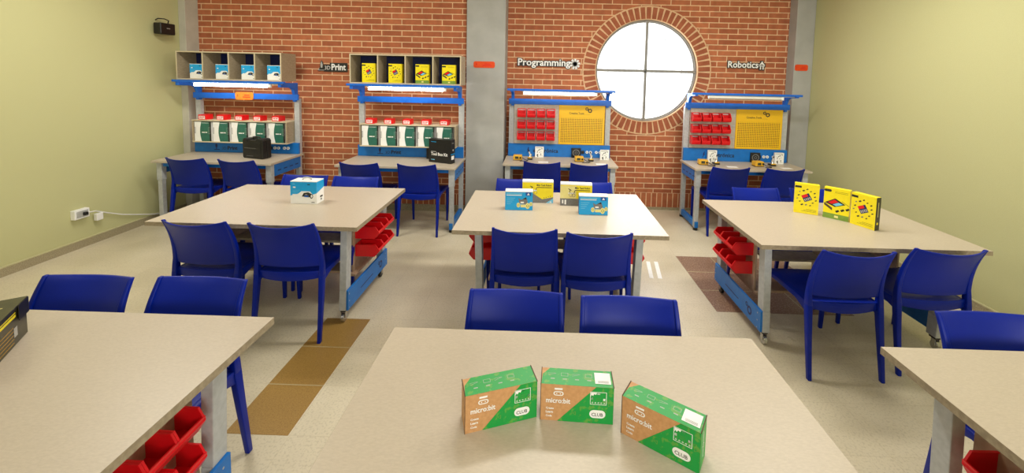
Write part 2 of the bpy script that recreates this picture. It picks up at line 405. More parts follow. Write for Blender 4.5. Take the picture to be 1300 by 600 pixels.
# painted pipe at the foot of the left column
o = MB().cyl((-4.33, 5.10, 0), (-4.33, 5.10, .30), .055, 'white', n=20).cyl((-4.33, 5.10, .3), (-4.33, 5.10, .315), .06, 'white', n=20).build('floor_pipe', smooth=False, bevel=.003)
tag(o, 'short white pipe stub standing on floor under the leftmost workstation', 'pipe')
# skirting
b = MB().box(XL, XL + .012, YB, 4.99, 0, .075, 'base_tile').box(XL, XL + .016, YB, 4.99, .075, .085, 'base_cap'); struct(b.build('baseboard_left'))
b = MB().box(XR - .012, XR, YB, 5.32, 0, .075, 'base_tile').box(XR - .016, XR, YB, 5.32, .075, .085, 'base_cap'); struct(b.build('baseboard_right'))
struct(MB().box(-4.41, -.966, YL - .014, YL, 0, .085, 'base_tile').build('baseboard_back_left'))
struct(MB().box(-.477, 3.234, YR - .014, YR, 0, .035, 'base_tile').build('baseboard_back_right'))
# coloured tile inlays
b = MB().box(-1.516, -1.203, 1.842, 2.797, -.002, .0012, 'gold_tile')
for y in (2.163, 2.488): b.box(-1.516, -1.203, y - .003, y + .003, 0, .0016, 'seam')
struct(b.build('trim_5'))
b = MB().box(1.383, 2.43, 3.033, 4.008, -.002, .0012, 'brown_tile')
for y in (3.352, 3.68): b.box(1.383, 2.43, y - .0025, y + .0025, 0, .0016, 'base_cap')
for x in (1.73, 2.08): b.box(x - .0025, x + .0025, 3.033, 4.008, 0, .0016, 'base_cap')
struct(b.build('trim_6'))
# two thin white bars lying on the floor
for x, nm in ((1.042, 'left'), (1.118, 'right')):
    o = MB().box(-.018, .018, -.17, .17, 0, .0012, 'paper').build('floor_bar', loc=(x, 3.70, 0.0003), rz=-.16)
    tag(o, '%s one of two short white bars on floor beside the centre middle table' % nm, 'floor marking', 'white bars on the floor')

# ------------------------------------------------------------------ workstations
def station(cx, yf, yb, kind, label, nm, lit):
    """cx centre, yf front edge of the top, yb plane of the rear uprights"""
    t = empty('workstation', (cx, yf, 0)); d = yb - yf; HW = .65
    tag(t, label, 'workbench', 'workstations along the brick wall')
    MB().box(-.675, .675, 0, d + .03, .725, .75, 'laminate').build('desktop', t, bevel=.003)
    lp = lambda x, y0, tall: None
    for sx in (-1, 1):
        x = sx * (HW - .03)
        MB().box(x - .024, x + .024, .045, .095, .03, .56, 'silver').box(x - .03, x + .03, .04, .1, .52, .725, 'silver').build('leg', t, bevel=.003)
        MB().box(x - .026, x + .026, d, d + .05, .03, .724, 'silver').build('leg', t, bevel=.003)
        MB().box(x - .032, x + .032, d, d + .05, .751, 1.44, 'silver').build('upright', t, bevel=.003)
        xo = sx * HW
        q = MB().box(xo - .006, xo + .006, .1, d, .585, .724, 'blue')
        fr = F((xo + sx * .006, .1 if sx > 0 else d, .585), (0, sx, 0), (0, 0, 1))
        for k in range(4): q.rect(fr, .05 + .11 * k, .05, .11 + .11 * k, .062, 'navy', h=.0006)
        q.build('side_apron', t, bevel=.002)
        MB().box(x - .02, x + .02, .03, d + .06, .035, .105, 'blue').build('foot_rail', t, bevel=.003)
        for yy in (.065, d + .03): MB().cyl((x, yy, 0), (x, yy, .036), .028, 'black').build('glide', t)
    MB().box(-HW + .03, HW - .03, .06, .085, .675, .724, 'blue').build('front_rail', t, bevel=.002)
    MB().box(-HW + .03, HW - .03, d - .02, d, .585, .724, 'navy').build('rear_rail', t, bevel=.002)
    # lower blue panel with writing and sockets
    z1 = .888 if kind == 'print' else .912
    p = MB().box(-HW - .005, HW + .005, d - .032, d - .002, .7505, z1, 'blue').build('back_panel', t, bevel=.003)
    fr = front(0, d - .032, .7505); q = MB()
    if kind == 'print':
        q.text(fr, 'Print', -.24, .035, .125, 'black', bold=.03); q.text(fr, '3D', -.31, .035, .055, 'black', bold=0)
        q.rect(fr, -.41, .03, -.34, .038, 'navy'); q.rect(fr, -.385, .038, -.375, .1, 'navy'); q.poly(fr, [(-.39, .06), (-.37, .06), (-.365, .09), (-.38, .11), (-.395, .09)], 'navy', h=.0009)
    else:
        q.text(fr, 'electrónica', -.33, .055, .32, 'black', bold=.02); q.poly(fr, [(-.42, .03), (-.40, .08), (-.41, .08), (-.395, .12), (-.385, .12), (-.39, .09), (-.38, .09)], 'navy')
    q.build('lettering', p)
    sx0 = .33 if kind == 'print' else .33
    q = MB().box(sx0 - .045, sx0 - .005, d - .040, d - .032, .80, .84, 'black'); q.build('switch', p, bevel=.002)
    for xx in (.36, .405, .48, .525):
        MB().cyl((xx, d - .032, .822), (xx, d - .041, .822), .018, 'white').cyl((xx, d - .041, .822), (xx, d - .0415, .822), .009, 'light_grey').build('socket', p)
    # upper beam and brackets, lamp rail, tube
    MB().box(-HW - .005, HW + .005, d - .03, d - .002, 1.422, 1.492, 'beam_blue').build('beam', t, bevel=.003)
    yr, zr = (d - .27, 1.63) if kind == 'print' else (d - .22, 1.605)
    for sx in (-1, 1):
        fr = F((sx * (HW - .045), d + .03, 1.40), (0, -1, 0), (0, 0, 1)); L = d + .03 - yr + .03
        pts = [(0, 0), (.055, 0), (.06, .09), (.085, .15), (.13, .175), (L, .185), (L, zr - 1.40 + .004), (0, zr - 1.40 + .004)]
        q = MB().prism(fr, pts, -.018, .018, 'beam_blue')
        f2 = F((sx * (HW - .045) + .018, d + .03, 1.40), (0, 1, 0), (0, 0, 1))
        q.build('bracket', t, bevel=.003)
    MB().box(-HW - .01, HW + .01, yr - .04, yr, zr - .005, zr + .02, 'beam_blue').build('lamp_rail', t, bevel=.003)
    x0, x1 = (-.40, .47) if kind == 'print' else (-.46, .41)
    z = zr - .032
    tb = MB().cyl((x0, yr - .02, z), (x1, yr - .02, z), .018, {'on': 'tube_lit', 'dim': 'tube_dim', 'off': 'tube_off'}[lit], n=16).build('light_tube', t, smooth=False)
    MB().box(x0 - .02, x1 + .16, yr - .03, yr - .01, z + .018, zr - .005, 'silver').box(x1, x1 + .03, yr - .035, yr - .005, z - .018, z + .018, 'white').build('tube_fitting', t, bevel=.002)
    if kind != 'print':
        MB().box(-.585, -.012, d - .022, d, .915, 1.421, 'panel_grey').build('bin_panel', t, bevel=.002)
        for zz in (1.015, 1.16, 1.305): MB().box(-.575, -.02, d - .028, d - .022, zz + .04, zz + .052, 'silver').build('hanging_rail', t)
        pg = MB().box(0, .585, 0, .022, 0, .506, 'pegboard').build('pegboard', t, bevel=.002, loc=(-.01, d - .024, .915))
        fr = front(0, 0, 0); q = MB().text(fr, 'Creative Tools', .13, .395, .19, 'dark', bold=.02)
        q.rect(fr, .13, .388, .40, .3895, 'dark')
        for cx2, cy2, r in ((.355, .463, .018), (.395, .44, .024)):
            q.ring(fr, cx2, cy2, r * .55, r, 'dark', h=.0008)
            for i in range(8):
                a = PI / 4 * i; q.line(fr, cx2 + r * .9 * math.cos(a), cy2 + r * .9 * math.sin(a), cx2 + r * 1.25 * math.cos(a), cy2 + r * 1.25 * math.sin(a), r * .35, 'dark', h=.0009)
        q.text(fr, 'creative lab', .46, .012, .1, 'pale_yellow', bold=0) if False else None
        q.build('lettering', pg)
    return t
ST = [(-3.665, 4.39, 4.98, 'print', 'leftmost blue and silver workbench, beside the green wall, with a cubby shelf of white boxes', 'leftmost', 'on'),
      (-1.615, 4.41, 4.98, 'print', 'blue and silver workbench left of the grey column, with a cubby shelf of yellow boxes', 'second', 'on'),
      (.23, 4.69, 5.215, 'tools', 'blue workbench with yellow pegboard, right of the grey middle column and left of the window', 'third', 'dim'),
      (2.475, 4.69, 5.20, 'tools', 'rightmost blue workbench with yellow pegboard, right of the round window', 'fourth', 'off')]
for s in ST: station(*s)

# cubby shelves on the two print stations
def cubby(x0, x1, y0, y1, z0, z1, label):
    t = empty('cubby_shelf', ((x0 + x1) / 2, y0, z0)); tag(t, label, 'shelf', 'cubby shelves above the workbenches')
    w = (x1 - x0) / 2; h = z1 - z0; d = y1 - y0
    MB().box(-w, w, 0, d, 0, .014, 'board').box(-w, w, -.0006, 0, 0, .014, 'board_edge').build('bottom_board', t)
    MB().box(-w, w, 0, d, h - .014, h, 'board').box(-w, w, -.0006, 0, h - .014, h, 'board_edge').build('top_board', t)
    for i in range(5):
        x = -w + .007 + (2 * w - .014) * i / 4
        MB().box(x - .007, x + .007, 0, d, .0142, h - .0142, 'board').box(x - .007, x + .007, -.0006, 0, .0142, h - .0142, 'board_edge').build('divider' if 0 < i < 4 else 'side_board', t)
    MB().box(-w + .015, w - .015, d - .012, d - .002, .0145, h - .0145, 'navy').build('back_panel', t)
    return t
cubby(-4.29, -3.045, 4.70, 4.98, 1.652, 1.985, 'grey wooden four-cell cubby shelf holding white and blue boxes, above the leftmost workbench')
cubby(-2.245, -.945, 4.70, 4.97, 1.652, 1.995, 'grey wooden four-cell cubby shelf holding yellow boxes, next to the grey column')
# racks over the blue panel
def rack(cx, y0, label):
    t = empty('display_rack', (cx, y0, .889)); tag(t, label, 'shelf', 'open racks of filament boxes')
    MB().box(-.582, .582, 0, .19, 0, .014, 'board_edge').build('bottom_board', t, bevel=.001)
    MB().box(-.582, .582, 0, .19, .262, .276, 'board_edge').build('top_board', t, bevel=.001)
    for s in (-1, 1): MB().box(s * .575 - .007, s * .575 + .007, 0, .19, .0142, .2618, 'board').build('side_board', t, bevel=.001)
rack(-3.665, 4.835, 'low wooden rack of green and white boxes on the leftmost workbench')
rack(-1.615, 4.835, 'low wooden rack of green and white boxes on the workbench left of the grey column')

ORD5 = ['leftmost', 'second from left', 'middle', 'second from right', 'rightmost']
ORD4 = ['leftmost', 'second from left', 'third from left', 'rightmost']
# filament boxes
def filament():
    w, d, h = .205, .17, .238
    b = MB().box(-w / 2, w / 2, 0, d, 0, h, 'white'); fr = front(-w / 2, 0, 0)
    n = 10
    arc = [(.085 - .018 * math.sin(PI * i / n), h * i / n) for i in range(n + 1)]
    b.poly(fr, [(w - .022, 0)] + [(w - .022, h)] + list(reversed(arc)), 'fil_green')
    b.rect(fr, w - .022, 0, w, h, 'dark', h=.0005)
    b.rect(fr, .078, h * .5, w - .022, h * .505, 'olive_green', h=.0009); b.rect(fr, .09, h * .93, w - .03, h * .945, 'white', h=.0009)
    b.text(fr, 'METHOD X', .09, h * .42, .07, 'white', h=.001, bold=.03) if False else b.rect(fr, .09, h * .43, .13, h * .48, 'white', h=.001).rect(fr, .135, h * .43, .155, h * .48, 'white', h=.001)
    b.frame_rect(fr, .002, h * .40, .014, h * .72, .0025, 'dark', h=.001); b.frame_rect(fr, w - .035, h * .38, w - .012, h * .72, .002, 'light_grey', h=.0012)
    o = b.build('filament_box'); return o
proto = filament(); first = True
for cx, where in ((-3.665, 'on the leftmost workbench'), (-1.615, 'on workbench left of the column')):
    for i in range(5):
        o = proto if first else proto.copy()
        if not first: COL.objects.link(o)
        first = False
        o.location = (cx - .454 + .227 * i - (.0 if i < 4 else 0), 4.842, .9032)
        tag(o, '%s green box in rack %s' % (ORD5[i], where), 'box', 'filament boxes in the racks')
# small red boxes on top of the racks
b = MB().box(-.05, .05, 0, .10, 0, .062, 'red'); fr = front(-.05, 0, 0)
b.rect(fr, .01, .008, .085, .046, 'paper'); b.rect(fr, .016, .028, .045, .038, 'red', h=.0008); b.rect(fr, .05, .028, .078, .038, 'red', h=.0008); b.rect(fr, .016, .014, .07, .02, 'red', h=.0008)
proto = b.build('small_box', bevel=.001); first = True
for cx, where in ((-3.665, 'on the leftmost rack'), (-1.615, 'on the rack by the column')):
    for i in range(5):
        o = proto if first else proto.copy()
        if not first: COL.objects.link(o)
        first = False
        o.location = (cx - .465 + .226 * i, 4.85, 1.1655); o.rotation_euler.z = random.uniform(-.06, -.02)
        tag(o, '%s small red box with white label standing %s' % (ORD5[i], where), 'box', 'small red boxes on the racks')

def car(q, fr, cx, cy, s, h=.001, tint='dark'):   # printed picture of a small wheeled robot
    q.poly(fr, [(cx - .5 * s, cy), (cx - .35 * s, cy + .28 * s), (cx + .1 * s, cy + .36 * s), (cx + .4 * s, cy + .22 * s), (cx + .5 * s, cy), (cx + .2 * s, cy - .14 * s), (cx - .3 * s, cy - .12 * s)], tint, h)
    q.poly(fr, [(cx - .3 * s, cy - .12 * s), (cx + .1 * s, cy - .14 * s), (cx + .15 * s, cy + .03 * s), (cx - .28 * s, cy + .05 * s)], 'deep_blue', h + .0002)
    q.disc(fr, cx + .42 * s, cy - .03 * s, .17 * s, 'black', h + .0002, ry=.24 * s); q.disc(fr, cx + .44 * s, cy - .03 * s, .09 * s, 'white', h + .0004, ry=.15 * s)
    q.rect(fr, cx - .2 * s, cy + .1 * s, cx + .02 * s, cy + .16 * s, 'light_grey', h + .0004); q.disc(fr, cx - .45 * s, cy - .02 * s, .07 * s, 'black', h + .0002)
# white and cyan boxes: four in the left cubby, one on the left table
def robot_box(w, h, d, handle=False):
    b = MB().box(-w / 2, w / 2, 0, d, 0, h, 'white'); fr = front(-w / 2, 0, 0)
    b.poly(fr, [(0, h * .36), (w * .3, h * .45), (w * .42, h * .56), (w * .75, h * .56), (w * .85, h * .42), (w, h * .48), (w, h * .97), (0, h * .97)], 'cyan')
    f2 = F((w / 2, 0, 0), (0, 1, 0), (0, 0, 1)); b.poly(f2, [(0, h * .48), (d, h * .64), (d, h * .97), (0, h * .97)], 'cyan')
    b.rect(f2, d * .45, h * .22, d * .8, h * .3, 'dark'); b.rect(f2, d * .5, h * .1, d * .7, h * .18, 'grey')
    car(b, fr, w * .64, h * .36, w * .38)
    b.rect(fr, w * .1, h * .7, w * .2, h * .76, 'white', h=.0008); b.rect(fr, w * .08, h * .86, w * .18, h * .885, 'light_blue', h=.0008)
    b.rect(fr, w * .65, h * .84, w * .75, h * .88, 'dark', h=.0008); b.rect(fr, w * .8, h * .06, w * .92, h * .09, 'dark', h=.0008)
    b.rect(fr, w * .08, h * .38, w * .22, h * .43, 'white', h=.0008)
    for k in range(3): b.rect(fr, w * .08, h * (.6 - .05 * k), w * (.36 - .04 * k), h * (.61 - .05 * k), 'light_blue', h=.0008)
    o = b.build('robot_kit_box')
    if handle:
        MB().tube([(-.035, d * .5, h + .001), (-.03, d * .5, h + .013), (0, d * .5, h + .017), (.03, d * .5, h + .013), (.035, d * .5, h + .001)], .006, 'light_grey').build('handle', o, smooth=True)
    return o
proto = robot_box(.172, .172, .14)
for i, x in enumerate((-4.072, -3.764, -3.457, -3.150)):
    o = proto if i == 0 else proto.copy()
    if i: COL.objects.link(o)
    o.location = (x, 4.735, 1.6665)
    tag(o, '%s of the four white and blue kit boxes in the left cubby shelf' % ORD4[i], 'box', 'white and blue boxes in the left cubby shelf')

# yellow component kit boxes
def kit(w, h, d, kind, spine=False):
    b = MB().box(-w / 2, w / 2, 0, d, 0, h, 'yellow'); fr = front(-w / 2, 0, 0)
    rnd = random.Random(7)
    b.pill(fr, 0, h * .87, w * .29, h * .95, 'dark') if kind == 'B' else b.rect(fr, 0, h * .86, w * .27, h * .93, 'dark')
    if kind == 'A':
        c, s = math.cos(.5), math.sin(.5)
        def rot(pts, cx, cy): return [(cx + x * c - y * s, cy + x * s + y * c) for x, y in pts]
        cx, cy, u = w * .5, h * .55, w * .17
        b.poly(fr, rot([(-u, -u), (u, -u), (u, u), (-u, u)], cx, cy), 'navy', h=.0006)
        b.poly(fr, rot([(-u, u * .2), (u * .5, u * .2), (u * .5, u), (-u, u)], cx, cy), 'red', h=.0008)
        for i in range(4):
            b.poly(fr, rot([(-u * .8 + u * .45 * i, -u * .8), (-u * .55 + u * .45 * i, -u * .8), (-u * .55 + u * .45 * i, -u * .1), (-u * .8 + u * .45 * i, -u * .1)], cx, cy), 'light_grey', h=.0009)
        for i in range(14):
            a = 2 * PI * i / 14 + .2; r = w * (.34 + .05 * (i % 2)); x, y = cx + r * math.cos(a), cy + r * 1.05 * math.sin(a); e = w * rnd.uniform(.035, .052)
            b.poly(fr, rot([(-e, -e * .6), (e, -e * .6), (e, e * .6), (-e, e * .6)], x, y), rnd.choice(['dark', 'dark', 'brown_dev', 'grey']), h=.0007)
        for k in range(3): b.rect(fr, w * (.5 - .1 * k), h * (.15 - .035 * k), w * .92, h * (.157 - .035 * k), 'dark', h=.0006)
    else:
        b.rect(fr, 0, 0, w, h * .17, 'olive_green')
        b.rect(fr, w * .45, h * .05, w * .6, h * .12, 'pale_yellow', h=.0008)
        b.poly(fr, [(w * .05, h * .5), (w * .45, h * .68), (w * .85, h * .52), (w * .45, h * .40)], 'dark', h=.0006)
        b.poly(fr, [(w * .17, h * .52), (w * .43, h * .64), (w * .58, h * .57), (w * .32, h * .48)], 'red', h=.0008)
        b.poly(fr, [(w * .36, h * .47), (w * .58, h * .56), (w * .76, h * .52), (w * .5, h * .43)], 'light_blue', h=.0009)
        b.poly(fr, [(w * .03, h * .5), (w * .35, h * .36), (w * .35, h * .27), (w * .03, h * .42)], 'brown_dev', h=.0006)
        b.line(fr, w * .7, h * .62, w * .98, h * .5, w * .015, 'dark')
        for k in range(3):
            x = w * (.47 + .19 * k); y = h * (.27 + .055 * k); b.poly(fr, [(x, y), (x + w * .12, y + h * .055), (x + w * .17, y + h * .01), (x + w * .06, y - h * .05)], 'dark', h=.0006)
        for k in range(2): b.rect(fr, w * .42, h * (.86 + .04 * k), w * .92, h * (.867 + .04 * k), 'dark', h=.0006)
    if spine:
        f2 = F((w / 2, 0, 0), (0, 1, 0), (0, 0, 1)); b.rect(f2, 0, 0, d, h, 'olive_box'); b.rect(f2, d * .45, h * .4, d * .55, h * .85, 'pale_yellow', h=.0008); b.disc(f2, d * .5, h * .2, d * .18, 'yellow', h=.0008)
    return b.build('component_kit_box', bevel=0)
pA = kit(.158, .222, .06, 'A'); pB = kit(.158, .222, .06, 'B')
for i, x in enumerate((-2.04, -1.727, -1.41, -1.098)):
    pr = pA if i < 2 else pB
    o = pr if i in (0, 2) else pr.copy()
    if i in (1, 3): COL.objects.link(o)
    o.location = (x, 4.745, 1.6665)
    tag(o, '%s of the four yellow kit boxes in the cubby shelf by the column' % ORD4[i], 'box', 'yellow boxes in the right cubby shelf')

# black moulded tool case and black cardboard box on the print benches
t = empty('tool_case', (-3.50, 4.66, .7505), math.radians(-14)); tag(t, 'black plastic carrying case standing on the leftmost workbench', 'case')
b = MB(); fr = F((0, 0, 0), (1, 0, 0), (0, 0, 1))
prof = [(.015, 0), (.285, 0), (.30, .015), (.30, .215), (.28, .235), (.21, .235), (.19, .215), (.11, .215), (.09, .235), (.02, .235), (0, .215), (0, .015)]
b.prism(fr, prof, -.052, 0, 'black'); b.prism(fr, prof, -.112, -.056, 'black'); b.build('shell', t, bevel=.006)
b = MB(); b.prism(fr, [(.03, .02), (.27, .02), (.27, .19), (.03, .19)], 0, .004, 'black')
b.build('front_panel', t, bevel=.002)
MB().tube([(.095, .055, .225), (.1, .055, .245), (.15, .055, .25), (.2, .055, .245), (.205, .055, .225)], .009, 'black').build('handle', t, smooth=True)
for x in (.05, .235): MB().box(x, x + .035, -.004, .06, .195, .225, 'rubber').build('latch', t, bevel=.003)
MB().rect(F((0, -.0042, 0), (1, 0, 0), (0, 0, 1)), .03, .12, .2, .124, 'grey').rect(F((0, -.0042, 0), (1, 0, 0), (0, 0, 1)), .06, .03, .16, .034, 'grey').build('moulded_lines', t)
b = MB().box(0, .30, 0, .085, 0, .275, 'black'); fr = front(0, 0, 0)
b.text(fr, 'Tool Box Kit', .03, .085, .225, 'white', bold=.03, hs=1.15); b.rect(fr, .03, .125, .1, .132, 'light_grey'); b.rect(fr, .03, .24, .10, .246, 'cyan'); b.rect(fr, .03, .03, .08, .038, 'light_blue')
f2 = F((.30, 0, 0), (0, 1, 0), (0, 0, 1)); b.rect(f2, .01, .045, .065, .09, 'paper'); b.rect(f2, .0, .105, .085, .113, 'cyan'); b.rect(f2, .035, .145, .055, .165, 'light_grey'); b.rect(f2, .02, .235, .06, .24, 'light_grey')
o = b.build('tool_kit_carton', loc=(-1.315, 4.70, .7505), rz=math.radians(-20)); tag(o, 'black cardboard tool box carton with white writing on workbench left of the column', 'box')
o = MB().box(-.07, .05, 0, .06, 0, .13, 'black').build('power_brick', loc=(-1.32, 4.855, .7505), bevel=.004); tag(o, 'small black block behind the black carton on the workbench', 'power supply')

# ------------------------------------------------------------------ red bins
def bin_mesh(w, d, h, deep=False):
    """open front hopper bin; back at y=0, opens towards -y"""
    b = MB(); t = .003; hw = w / 2
    pr = [(0, 0), (-d * .82, 0), (-d * .93, h * .30), (-d, h * .46), (-d * .90, h * .52), (-d * .55, h * .98), (0, h)]
    if deep: pr = [(0, 0), (-d * .80, 0), (-d * .93, h * .30), (-d, h * .48), (-d * .97, h * .60), (-d * .84, h * .99), (0, h)]
    else: pr = [(0, 0), (-d * .86, 0), (-d * .95, h * .10), (-d, h * .32), (-d * .98, h * .42), (-d * .55, h * .98), (0, h)]
    for s in (-1, 1):
        x = s * hw; b.add([(x, y, z) for y, z in pr], [tuple(range(7))], 'red')
        b.add([(x + s * .002, y, z) for y, z in pr[3:]] + [(x - s * .006, y, z) for y, z in pr[3:]], [(0, 1, 5, 4), (1, 2, 6, 5), (2, 3, 7, 6)], 'red')
    b.add([(-hw, 0, 0), (hw, 0, 0), (hw, pr[1][0], 0), (-hw, pr[1][0], 0)], [(0, 1, 2, 3)], 'red')
    b.add([(-hw, 0, 0), (hw, 0, 0), (hw, 0, h), (-hw, 0, h)], [(0, 1, 2, 3)], 'red')
    q = pr[1:5]; b.add([(x, y, z) for y, z in q for x in (-hw, hw)], [(2 * i, 2 * i + 1, 2 * i + 3, 2 * i + 2) for i in range(3)], 'red')
    b.box(-hw - .002, hw + .002, pr[4][0] - .003, pr[4][0] + .003, pr[4][1] - .004, pr[4][1] + .003, 'red')
    return b
wall_bin = bin_mesh(.102, .09, .106).build('storage_bin', solid=.004); lock = []
first = True
for cx, yb, where in ((.23, 5.19, 'on workbench left of round window'), (2.475, 5.175, 'on the rightmost workbench')):
    for r, rn in enumerate(('top', 'middle', 'bottom')):
        for i in range(4):
            o = wall_bin if first else wall_bin.copy()
            if not first: COL.objects.link(o)
            first = False
            o.location = (cx - .485 + .1235 * i + (0 if cx < 1 else -.045), yb, 1.262 - .145 * r)
            tag(o, '%s red bin, %s row, %s' % (ORD4[i], rn, where), 'bin', 'red bins hanging on the workbench panels')

# ------------------------------------------------------------------ items on the tool benches
def multimeter(x, y, rz, label):
    t = empty('soldering_station', (x, y, .7505), rz); tag(t, label, 'soldering station', 'yellow soldering stations')
    MB().box(-.055, .055, -.03, .06, .004, .062, 'mustard').build('body', t, bevel=.01, seg=3)
    MB().box(-.03, .012, -.0325, -.0302, .02, .05, 'lcd').build('display', t, bevel=.001)
    MB().cyl((.035, -.03, .035), (.035, -.042, .035), .011, 'black').build('knob', t, bevel=.001)
    MB().box(-.055, .055, -.025, .055, 0, .0038, 'black').build('base', t)
    MB().tube([(.056, .0, .03), (.09, -.02, .012), (.13, -.05, .006), (.11, -.085, .006), (.06, -.08, .006), (.03, -.09, .006)], .004, 'black').build('cable', t, smooth=True)
def iron_stand(x, y, label):
    t = empty('iron_stand', (x, y, .7505)); tag(t, label, 'soldering iron stand', 'soldering iron stands')
    MB().box(-.03, .03, -.045, .045, 0, .018, 'black').build('base', t, bevel=.004)
    MB().cyl((0, -.01, .018), (.008, .012, .062), .016, 'chrome', n=16).build('holder', t)
    MB().cyl((.004, 0, .04), (-.012, -.045, .105), .009, 'white').cyl((-.012, -.045, .105), (-.016, -.056, .12), .007, 'black').build('iron', t)
    MB().box(-.026, .026, -.044, -.02, .018, .03, 'mustard').build('sponge', t, bevel=.003)
def part_box(x, y, h, label):
    b = MB().box(-.055, .055, 0, .03, 0, h, 'white'); fr = front(-.055, 0, 0); rnd = random.Random(3)
    for k in range(16):
        u, v, e = rnd.uniform(.008, .1), rnd.uniform(.01, h - .025), rnd.uniform(.004, .011)
        b.poly(fr, [(u - e, v), (u, v - e), (u + e * .8, v + e * .3), (u, v + e)], rnd.choice(['dark', 'grey', 'light_grey', 'dark']), h=.0004 + .0002 * (k % 4))
    b.rect(fr, .006, h - .016, .09, h - .008, 'light_grey')
    o = b.build('parts_box', loc=(x, y, .7505)); tag(o, label, 'box', 'white parts boxes on the tool benches')
def sheet(x, y, rz, label):
    o = MB().box(-.06, .06, -.04, .04, 0, .0012, 'paper').build('paper_sheet', loc=(x, y, .7505), rz=rz); tag(o, label, 'paper', 'white paper sheets on the tool benches')
multimeter(-.285, 4.93, 0, 'yellow soldering station at left end of the bench left of the window')
multimeter(.47, 4.93, 0, 'yellow soldering station near right end of the bench left of the window')
multimeter(1.98, 4.93, -.1, 'yellow soldering station at left end of the rightmost bench')
multimeter(2.64, 4.91, .1, 'yellow soldering station near right end of the rightmost bench')
iron_stand(-.135, 5.0, 'soldering iron stand beside left yellow station on bench left of the window')
iron_stand(.62, 4.99, 'soldering iron stand beside right yellow station on bench left of the window')
iron_stand(2.16, 4.99, 'soldering iron stand beside left yellow station on the rightmost bench')
iron_stand(2.84, 4.98, 'soldering iron stand beside right yellow station on the rightmost bench')
part_box(-.02, 5.13, .135, 'white patterned box by the blue lettering on bench left of the window')
part_box(.80, 5.06, .125, 'white patterned box at right end of bench left of the window')
part_box(2.16, 5.10, .15, 'white patterned box by the blue lettering on the rightmost bench')
part_box(2.985, 5.08, .14, 'white patterned box at right end of the rightmost bench')
for x, y, l in ((.45, 5.155, 'black square fan unit leaning on bench left of the window'), (2.72, 5.14, 'black square fan unit leaning on the rightmost bench')):
    t = empty('fume_fan', (x, y, .7505)); tag(t, l, 'fan', 'black fan units')
    MB().box(-.06, .06, 0, .025, 0, .125, 'black').build('housing', t, bevel=.006)
    MB().ring(front(0, 0, .063), 0, 0, .035, .045, 'grey', h=.001).ring(front(0, 0, .063), 0, 0, .012, .018, 'grey', h=.001).build('grille', t)
sheet(.03, 4.84, .05, 'white paper sheet behind left chair on bench left of the window')
sheet(.72, 4.80, .0, 'white paper sheet behind right chair on bench left of the window')
sheet(2.29, 4.84, -.1, 'white paper sheet left of centre on the rightmost bench')
sheet(2.93, 4.83, .1, 'white paper sheet at right end of the rightmost bench')

